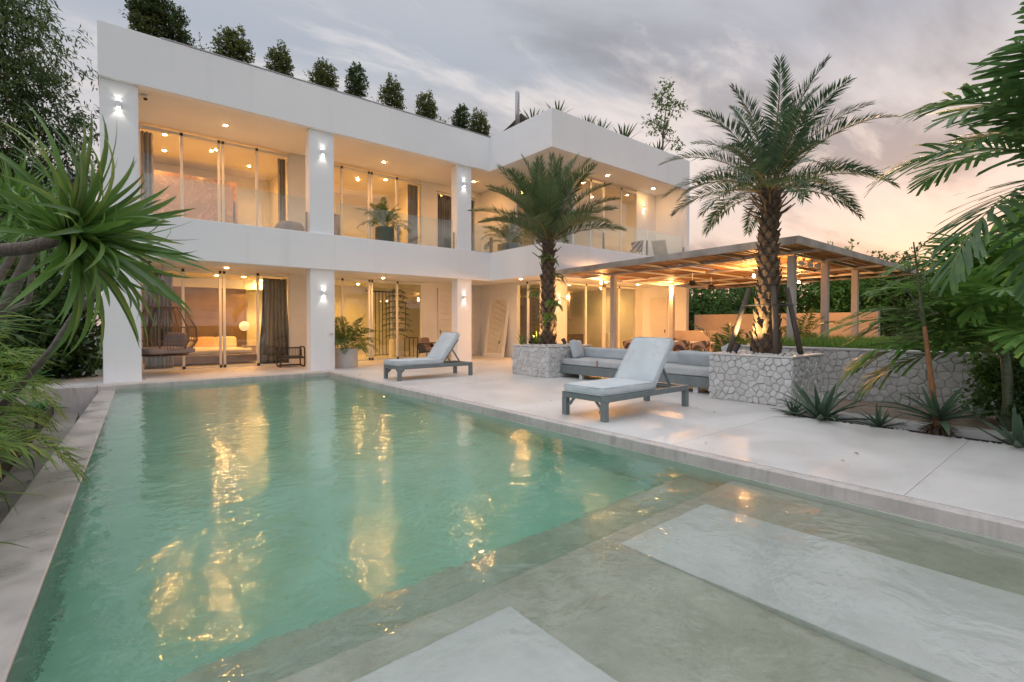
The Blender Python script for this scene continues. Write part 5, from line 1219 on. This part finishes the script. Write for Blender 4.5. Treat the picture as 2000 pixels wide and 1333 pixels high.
# ================================================================== TREES AROUND THE GARDEN
# tall willowy-leaved tree left of the villa
r = np.random.default_rng(11); bx = (-3.0, 20.0, -.34)
lob = [((-2.6, 19.8, 9.3), (1.9, 1.6, 1.5)), ((-3.6, 19.6, 7.6), (1.9, 1.6, 1.4)), ((-1.5, 19.6, 7.6), (1.05, 1.1, 1.1)), ((-2.4, 19.4, 6.2), (1.6, 1.4, .9)), ((-3.4, 19.9, 11.0), (1.3, 1.3, 1.0)), ((-1.25, 19.3, 5.3), (.75, .8, .6)), ((-4.5, 19.5, 9.4), (1.4, 1.4, 1.3)), ((-2.2, 19.8, 10.6), (.9, .9, .8)), ((-.85, 19.5, 6.6), (.5, .6, .6))]
tree('willowy_tree', 'tall tree with slender drooping leaves left of the villa', 'tree', bx, [bx, (-3.0, 20, 2.5), (-2.8, 19.9, 5.0), (-2.7, 19.8, 7.5), (-2.6, 19.8, 9.6)], [.22, .18, .15, .10, .04],
     bezier_limbs(random.Random(1), (-2.8, 19.9, 4.8), [l[0] for l in lob], .07), crown_quads(r, lob, 30000, .18, .024, droop=.5, per=9, shell=.6, twig=.5), m_leaf('willowy_leaf', (0.042, 0.080, 0.031), (0.108, 0.166, 0.052), (0.260, 0.209, 0.052)), DARKBARK)
r = np.random.default_rng(12); bx = (-5.6, 18.0, -.34)
tree('willowy_tree', 'second slender-leaved tree at the left edge of the photo', 'tree', bx, [bx, (-5.5, 18, 3), (-5.2, 18, 6)], [.18, .14, .06], bezier_limbs(random.Random(2), (-5.4, 18, 4), [(-4.6, 18, 6.5), (-5.8, 18, 7.5)], .05), crown_quads(r, [((-3.6, 18, 6.2), (1.5, 1.3, 1.6)), ((-4.6, 18, 8.4), (1.4, 1.3, 1.5)), ((-3.0, 17.6, 4.6), (1.4, 1.2, 1.0)), ((-2.0, 17.8, 3.6), (1.2, 1.0, .9))], 12000, .17, .022, droop=.5, per=9, shell=.6, twig=.5), LEAF_OLIVE, DARKBARK)
# neighbour's blue-grey wall behind that tree
NEIGH = simple('blue_grey_render', (0.33, 0.40, 0.46), (0.40, 0.47, 0.53), 1.0, 0.85); NG = empty('neighbour_house', (-5, 29, 0)); tag(NG, 'blue-grey neighbouring house glimpsed behind the left tree', 'house'); MB().box(-6, 4.2, 0, 8, -1.9, 8.0).build('wall', NEIGH, NG); MB().box(-6.1, 4.3, -.1, 8.1, 8.001, 8.2).build('parapet', WHITE, NG); MB().box(2.0, 3.4, -.03, -.002, 5.0, 6.4).build('window', BLACK, NG)
GW = MB().box(-9, -2.35, 17.2, 17.4, -.4, 2.3).build('garden_wall', simple('grey_render', (0.22, 0.23, 0.25), (0.30, 0.31, 0.33), 1.2, 0.85), None); tag(GW, 'grey garden wall behind the left shrubs', 'wall')
# dense dark shrubbery in the shade left of the leftmost pillar
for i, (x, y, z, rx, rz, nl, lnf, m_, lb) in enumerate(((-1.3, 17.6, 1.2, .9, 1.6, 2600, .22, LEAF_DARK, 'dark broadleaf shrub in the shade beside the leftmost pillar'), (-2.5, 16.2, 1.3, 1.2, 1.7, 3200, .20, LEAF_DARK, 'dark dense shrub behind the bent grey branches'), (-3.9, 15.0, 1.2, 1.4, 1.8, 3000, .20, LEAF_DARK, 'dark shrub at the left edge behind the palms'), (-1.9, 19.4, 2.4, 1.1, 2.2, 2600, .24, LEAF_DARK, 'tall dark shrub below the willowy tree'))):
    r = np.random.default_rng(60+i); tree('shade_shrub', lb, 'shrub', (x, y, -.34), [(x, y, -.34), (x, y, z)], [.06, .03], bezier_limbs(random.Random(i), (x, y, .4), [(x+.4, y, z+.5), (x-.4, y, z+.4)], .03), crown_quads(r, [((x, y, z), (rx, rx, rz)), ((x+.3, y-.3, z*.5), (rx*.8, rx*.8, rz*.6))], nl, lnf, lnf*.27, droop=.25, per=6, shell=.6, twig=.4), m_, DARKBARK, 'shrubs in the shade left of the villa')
BIG = [strap('leaf', m_leaf('taro_leaf', (0.036, 0.123, 0.051), (0.072, 0.189, 0.072), None), .42, .13, b, rows=6, fold=.12, tipp=2.6, base=.5) for b in (40, 70)]
for i, (x, y, z, lb) in enumerate(((-.95, 10.6, .2, 'big-leaved taro under the bent grey branch'), (-1.25, 13.6, .5, 'big-leaved taro near the leftmost pillar'), (-1.6, 11.8, .7, 'big-leaved taro behind the left palms'))):
    sword_plant('taro', lb, 'plant', (x, y, z-.2), BIG, 12, 10, 75, 70+i, 'taro plants left of the pool', 1.0); MB().tube([(0, 0, -.34-z+.2), (0, 0, .03)], .025, 6).build('stem', LEAF_DARK, [o for o in COL.objects if o.name.startswith('taro')][-1] if False else COL.objects['taro' if i == 0 else 'taro.%03d' % i])
# trees beyond the boundary wall on the right
GT = 'trees beyond the dining terrace'
def bush(x, y, h, w_, m_, seed, lb, nl=6000, ln=.17, base=.5, name='background_tree', cat='tree', dens=.5):
    r = np.random.default_rng(seed); r0 = random.Random(seed); lobs = []
    for i in range(7):
        a = r0.uniform(0, 6.28); q = r0.uniform(0, .55)*w_; lobs.append(((x+q*math.cos(a), y+q*math.sin(a), base+h*r0.uniform(.35, .82)), (w_*r0.uniform(.38, .6), w_*r0.uniform(.38, .6), h*r0.uniform(.16, .30))))
    lobs.append(((x, y, base+h*.3), (w_*.8, w_*.8, h*.3)))
    return tree(name, lb, cat, (x, y, base), [(x, y, base), (x+.1, y, base+h*.35), (x, y, base+h*.7)], [.035*h, .025*h, .01*h], bezier_limbs(r0, (x+.05, y, base+h*.3), [l[0] for l in lobs[:5]], .012*h), crown_quads(r, lobs, nl, ln, ln*.34, droop=.1, per=8, shell=dens, twig=ln*2.2), m_, DARKBARK, GT)
bush(24.2, 13.6, 3.5, 2.2, LEAF_MID, 1, 'leafy green tree just right of the wing end wall', 9000, .16)
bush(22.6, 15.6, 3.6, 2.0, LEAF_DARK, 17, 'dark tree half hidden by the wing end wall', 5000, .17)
bush(25.6, 10.4, 4.0, 2.2, LEAF_MID, 2, 'dark tree behind the propped palm trunk', 8000, .16)
bush(26.2, 8.0, 4.3, 2.3, LEAF_BRIGHT, 3, 'broad green tree between the first two pergola columns', 9000, .15)
bush(27.0, 6.2, 4.0, 2.2, LEAF_OLIVE, 4, 'pale olive tree between the last two pergola columns', 9000, .14)
bush(27.5, 4.4, 3.3, 2.1, LEAF_MID, 5, 'green tree right of the last pergola column', 8000, .15)
bush(26.4, 2.6, 2.5, 2.2, LEAF_OLIVE, 6, 'low olive tree below the sunset gap', 8000, .15)
bush(24.0, 2.7, 2.4, 1.8, LEAF_MID, 7, 'dark low tree behind the flower stalk', 7000, .15)
bush(20.5, 1.3, 4.4, 1.6, LEAF_MID, 8, 'green tree at the right behind the palms', 8000, .13)
bush(16.0, .95, 4.0, 1.3, LEAF_BRIGHT, 9, 'bright green leafy tree at the right edge', 9000, .12, .8)
bush(13.6, 1.35, 2.1, 1.0, LEAF_BRIGHT, 10, 'bright bush behind the right-hand palms', 6000, .10, .8)
bush(12.2, .75, 1.7, .8, LEAF_MID, 13, 'dark bush at the right edge behind the palm stem', 5000, .09, .8)
bush(10.1, .95, 1.25, .55, LEAF_MID, 14, 'leafy bush beside the timber walk', 4000, .07, -.1); bush(9.5, .55, .9, .45, LEAF_DARK, 18, 'low dark bush under the young palm', 3000, .06, -.1)
bush(34, 9.5, 4.0, 3.4, LEAF_DARK, 11, 'far dark tree above the peach wall', 6000, .24); bush(36, 3.6, 3.2, 3.2, LEAF_DARK, 12, 'far dark tree under the sunset glow', 6000, .24); bush(33, 15.5, 4.2, 3.2, LEAF_DARK, 15, 'far dark tree beyond the wing', 5000, .24); bush(29, .6, 5.2, 2.6, LEAF_OLIVE, 16, 'tall feathery tree right of the sunset gap', 7000, .18, dens=.75)
# far wooded hill
hv = []; hf = []; nx_, ny_ = 60, 8; r0 = random.Random(8)
for i in range(nx_+1):
    a = R(-60+150*i/nx_); hgt = 5.6+1.6*math.sin(i*.37)+1.0*math.sin(i*.9+1)+.5*math.sin(i*2.3)
    for j in range(ny_+1):
        t = j/ny_; d = 75+70*t; hv.append((d*math.cos(a), d*math.sin(a), -1.9+(hgt+2)*math.sin(t*1.57)+r0.uniform(-.3, .3)*t))
for i in range(nx_):
    for j in range(ny_): hf.append((i*(ny_+1)+j, i*(ny_+1)+j+1, (i+1)*(ny_+1)+j+1, (i+1)*(ny_+1)+j))
tag(MB().add(hv, hf).build('hills', FIELD, None, smooth=True), kind='structure')
r = np.random.default_rng(9); n = 16000; a = r.uniform(R(-40), R(75), n); d = r.uniform(70, 100, n); zz = -1.9+r.uniform(0, 1, n)**.8*(4.2+1.3*np.sin(a*25)+.9*np.sin(a*61+1)); P = np.stack([d*np.cos(a), d*np.sin(a), zz], 1)
tag(link('distant_woods', quadmesh('distant_woods', leaves(P, r.normal(size=(n, 3)), r.normal(size=(n, 3))+np.array([-1, 0, .6]), np.full(n, 1.1), np.full(n, .42)), LEAF_DARK)), 'far dark woods along the horizon', 'woods', kind='stuff')
# grass along the lawn edge
r = np.random.default_rng(3); n = 9000; P = np.stack([11.12+r.uniform(0, 1, n)**1.6*4.5, r.uniform(-1.5, 5.3, n), np.full(n, .90)], 1); D = r.normal(0, .45, (n, 3))+np.array([0, 0, 1.3])
tag(link('grass', quadmesh('grass', leaves(P, D, r.normal(size=(n, 3)), r.uniform(.10, .30, n), r.uniform(.004, .008, n)), LEAF_BRIGHT)), 'long green grass along the top of the stone wall', 'grass', kind='stuff')

# ---------------------------------------------------- palms crowding in at the right edge
NEARP = m_leaf('manila_leaflet', (0.052, 0.122, 0.047), (0.114, 0.216, 0.066), (0.213, 0.330, 0.070), rough=.36); NEARB = m_leaf('young_palm_leaflet', (0.090, 0.204, 0.051), (0.216, 0.395, 0.090), (0.432, 0.560, 0.126), rough=.36)
def near_frond(mats, Ln, a0, bend, seed, **kw): return frond('frond', mats, Ln=Ln, a0=a0, bend=bend, seed=seed, seg=4, jag=True, **kw)
KW = dict(n=36, ll=.56, lw=.021, vee=22, s0=.12, tipang=22, droop=.35, rr=.015)
mp_ = empty('manila_palm', (7.95, -.12, -.05)); tag(mp_, 'tall palm whose fronds reach in from the upper right edge', 'palm', 'palms at the right edge')
MB().tube([(0, 0, 0), (-.05, .02, 1.2), (-.12, .05, 2.2), (-.15, .08, 2.9)], [.11, .09, .075, .06], 10).build('trunk', BARK, mp_, smooth=True)
top = (-.15, .08, 2.85)
for yaw, a0, bend, Ln, sd_, roll in ((168, 48, 62, 2.5, 1, .5), (158, 22, 45, 2.45, 2, -.5), (150, 8, 78, 2.5, 3, .35), (176, 66, 60, 2.4, 4, .2), (140, 55, 80, 2.3, 5, 0), (185, 30, 70, 2.3, 6, .3), (120, 40, 80, 2.2, 7, 0), (200, 60, 60, 2.2, 8, 0), (60, 50, 80, 2.2, 9, 0), (-40, 55, 70, 2.2, 10, 0), (250, 60, 70, 2.0, 11, 0), (162, 70, 35, 2.2, 12, -.3), (172, 38, 50, 2.7, 13, .4), (154, 36, 62, 2.5, 14, -.4), (165, 2, 85, 2.3, 17, .3)):
    put_frond(near_frond([NEARP, RACHISG], Ln, a0, bend, 500+sd_, **KW), mp_, top, R(yaw), 1.0, roll*.3)
yp = empty('young_palm', (9.35, .85, -.10)); tag(yp, 'young ringed-stem palm with bright fronds beyond the planting bed', 'palm', 'palms at the right edge')
MB().tube([(0, 0, 0), (.02, -.02, .45), (0, 0, .85), (-.03, .03, 1.15)], [.075, .06, .055, .045], 10).build('stem', simple('green_ringed_stem', (0.055, 0.075, 0.04), (0.12, 0.14, 0.08), 14, 0.5, coord='obj', stretch=(.3, .3, 6)), yp, smooth=True)
KY = dict(n=30, ll=.52, lw=.025, vee=18, s0=.12, tipang=22, droop=.35, rr=.012)
for yaw, a0, bend, Ln, sd_ in ((118, 34, 62, 2.2, 1), (110, 16, 72, 2.0, 2), (150, 58, 70, 1.5, 3), (100, 38, 80, 1.9, 4), (195, 34, 75, 1.8, 5), (160, 70, 60, 1.7, 6), (106, 48, 85, 2.1, 11), (122, 22, 70, 1.9, 12), (114, 6, 70, 1.9, 13), (185, 60, 75, 1.8, 14), (126, 62, 75, 1.9, 15), (60, 40, 80, 1.5, 7), (240, 40, 80, 1.4, 8), (-20, 40, 80, 1.5, 9), (92, 55, 95, 1.7, 10)):
    put_frond(near_frond([NEARB, RACHISG], Ln, a0, bend, 520+sd_, **KY), yp, (-.03, .03, 1.10), R(yaw))
y2 = empty('young_palm', (10.3, .75, -.10)); tag(y2, 'second bright young palm rising behind, at the right edge', 'palm', 'palms at the right edge')
MB().tube([(0, 0, 0), (-.05, .02, .9), (-.08, .05, 1.75)], [.07, .055, .045], 10).build('stem', BARK, y2, smooth=True)
for yaw, a0, bend, Ln, sd_ in ((150, 60, 75, 1.9, 21), (124, 44, 85, 2.0, 22), (180, 60, 70, 1.9, 23), (150, 68, 80, 1.9, 30), (128, 55, 85, 2.0, 31), (170, 30, 80, 1.9, 32), (120, 62, 85, 1.6, 24), (200, 45, 80, 1.5, 25), (90, 50, 80, 1.5, 26), (0, 50, 80, 1.5, 27), (270, 50, 80, 1.5, 28), (150, 20, 90, 1.5, 29)):
    put_frond(near_frond([NEARB, RACHISG], Ln, a0, bend, 540+sd_, **KY), y2, (-.08, .05, 1.72), R(yaw))

# ---------------------------------------------------- dragon trees, palms and lilies at the left edge
ST = [strap('leaf', STRAPLEAF, .80, .028, b, rows=10, fold=.35, tipp=2.0, twist=t_, wav=w__, base=.75) for b, t_, w__ in ((20, .1, .0), (55, -.2, .01), (90, .3, -.01), (35, .5, .015))]
ST2 = [strap('leaf', STRAPLEAF, .55, .014, b, rows=7, fold=.3, tipp=2.0, twist=t_, base=.75) for b, t_ in ((15, .1), (50, -.3), (80, .2))]
dg = empty('dragon_tree', (-1.6, 4.1, -.34)); tag(dg, 'dragon tree with thick ringed branch and big rosette reaching over the pool', 'tree', 'dragon trees at the left edge'); off = Vector((1.6, -4.1, .34))
MB().tube([Vector(p)+off for p in ((-1.6, 4.1, -.34), (-1.5, 4.0, .5), (-1.25, 3.85, 1.25), (-.85, 3.72, 1.68), (-.53, 3.66, 1.765), (-.33, 3.58, 1.80), (-.20, 3.53, 1.86), (-.16, 3.50, 1.875))], [.075, .065, .055, .045, .036, .034, .032, .030], 12).build('branch', DRAGONBARK, dg, smooth=True)
rosette(dg, ST, Vector((-.15, 3.495, 1.88))+off, (.74, -.58, .22), 92, 4, 84, 31, .72, 1.08, .03, skew=(.22, -.2, -.02))
rosette(dg, ST, Vector((-.13, 3.48, 1.87))+off, (.45, -.3, -.7), 20, 8, 50, 32, .6, 1.0, .03)
def dragon(label, base, pts, rr, c, axis, n, seed, meshes=ST2, hi=100, sm=1.0):
    e = empty('dragon_tree', base); tag(e, label, 'tree', 'dragon trees at the left edge'); B = Vector(base)
    MB().tube([Vector(p)-B for p in pts], rr, 10).build('branch', BARK, e, smooth=True)
    rosette(e, meshes, Vector(c)-B, axis, n, 4, hi, seed, .8*sm, 1.15*sm, .02); return e
dragon('dragon tree with upright fine-leaved rosette just behind the big branch', (-1.5, 5.6, -.34), [(-1.5, 5.6, -.34), (-1.1, 5.4, .7), (-.65, 5.15, 1.45), (-.45, 5.0, 1.95), (-.40, 4.98, 2.06)], [.05, .045, .04, .035, .03], (-.39, 4.98, 2.08), (.05, -.05, 1), 110, 33)
dragon('dragon tree with wide dense rosette high at the left edge', (-1.9, 6.8, -.34), [(-1.9, 6.8, -.34), (-1.5, 6.5, 1.0), (-.9, 6.1, 2.0), (-.68, 6.0, 2.35)], [.06, .05, .045, .035], (-.66, 5.98, 2.4), (.15, -.1, 1), 130, 34, ST2, 105, 1.25)
dragon('dragon tree rosette low at the left edge', (-1.7, 4.9, -.34), [(-1.7, 4.9, -.34), (-1.2, 4.8, .8), (-.75, 4.75, 1.40)], [.045, .04, .03], (-.74, 4.75, 1.42), (.2, -.3, .7), 70, 35, ST2, 110, .85)
dragon('spiky rosette between the left tree and the big branch', (-1.7, 8.2, -.34), [(-1.7, 8.2, -.34), (-1.3, 8.0, 1.2), (-.75, 7.9, 2.5)], [.05, .045, .035], (-.74, 7.9, 2.55), (.2, 0, 1), 110, 36, ST2, 110, 1.2)
# bare bent branches of the old frangipani behind
fg = empty('frangipani', (-1.2, 8.0, -.34)); tag(fg, 'bare grey bent frangipani branches rising past the leftmost pillar', 'tree'); B = Vector((-1.2, 8.0, -.34))
MB().tube([Vector(p)-B for p in ((-1.2, 8.0, -.34), (-.95, 7.6, .5), (-.5, 7.12, 1.14), (-.30, 6.97, 1.53), (-.09, 6.80, 1.80), (-.02, 6.75, 2.07), (-.04, 6.7, 2.25))], [.045, .042, .036, .034, .032, .030, .027], 10).build('branch', BARK, fg, smooth=True)
rosette(fg, ST2, Vector((-.04, 6.7, 2.26))-B, (.1, 0, 1), 34, 10, 100, 41, .7, 1.0, .02)
for pts, rr in ((((-1.1, 7.9, 0), (-1.05, 6.6, .9), (-.9, 6.15, 1.36), (-.57, 5.9, 1.59), (-.54, 5.88, 1.81), (-.60, 5.9, 2.0)), .04), (((-1.1, 7.8, .3), (-1.0, 7.6, 1.3), (-.75, 7.6, 2.0), (-.70, 7.6, 2.6)), .045)):
    MB().tube([Vector(p)-B for p in pts], [rr*(1-.1*i) for i in range(len(pts))], 8).build('branch', BARK, fg, smooth=True)
FA = frond_set([m_leaf('areca_bright_leaflet', (0.083, 0.167, 0.030), (0.184, 0.300, 0.049), (0.367, 0.367, 0.075)), RACHISG], 1.15, [(82, 60, 1.0), (66, 85, 1.05), (48, 95, 1.05), (30, 95, .95)], 700, n=34, ll=.30, lw=.010, vee=24, droop=.3, rr=.010, s0=.2)
GLP = 'feathery palms left of the pool'
for i, (x, y, z, n_, s, lb) in enumerate(((-1.05, 6.1, .15, 26, 1.1, 'bright feathery palm over the left rim, halfway along'), (-1.35, 7.9, .2, 26, 1.15, 'feathery palm nearest the bent grey branch'), (-1.25, 4.6, -.15, 22, .95, 'feathery palm closest to the camera at the left edge'), (-1.5, 9.4, .25, 24, 1.15, 'feathery palm between the bent branch and the taro'), (-1.75, 6.4, .45, 24, 1.15, 'taller feathery palm at the back of the left bed'))):
    clump_palm('feather_palm', lb, (x-.42, y, -.34), None, None, .50+z, FA, n_+4, 80+i, GLP, s*1.02, .16)
LILY = [strap('leaf', m_leaf('lily_leaf', (0.047, 0.117, 0.034), (0.122, 0.235, 0.056), (0.320, 0.358, 0.075), rough=.35), .62, .024, b, rows=9, fold=.3, tipp=2.2, base=.8) for b in (35, 75, 110)]
for i, (x, y, z, n_, s, lb) in enumerate(((-1.32, 4.2, .45, 54, 1.45, 'strap-leaved lily clump nearest the camera at the left edge'), (-1.32, 5.2, .40, 54, 1.45, 'strap-leaved lily clump second from the camera'), (-1.36, 6.3, .32, 54, 1.45, 'strap-leaved lily clump third from the camera'), (-1.32, 7.6, .22, 50, 1.6, 'strap-leaved lily clump beside the gutter, middle'), (-1.4, 9.2, .12, 48, 1.5, 'strap-leaved lily clump beside the gutter, far'), (-1.5, 11.0, .0, 44, 1.3, 'strap-leaved lily clump farthest along the gutter'))):
    sword_plant('lily', lb, 'lily', (x, y, z-.2), LILY, n_, 5, 85, 90+i, 'strap-leaved lilies along the gutter', s)

# dry leaves blown onto the terrace and into the gutter
r = np.random.default_rng(31); n = 46; P = np.concatenate([np.stack([r.uniform(5.1, 8.6, 26), r.uniform(1.2, 13.5, 26), np.full(26, .006)], 1), np.stack([r.uniform(-1.1, -.7, 20), r.uniform(4, 13, 20), np.full(20, -.51)], 1)])
D = r.normal(size=(n, 3)); D[:, 2] = 0; Nn = np.tile([0, 0, 1.0], (n, 1))+r.normal(0, .12, (n, 3))
tag(link('fallen_leaves', quadmesh('fallen_leaves', leaves(P, D, Nn, r.uniform(.03, .07, n), r.uniform(.008, .016, n))+np.array([0, 0, .006]), DRY)), 'dry brown leaves scattered on the terrace and gutter', kind='stuff')
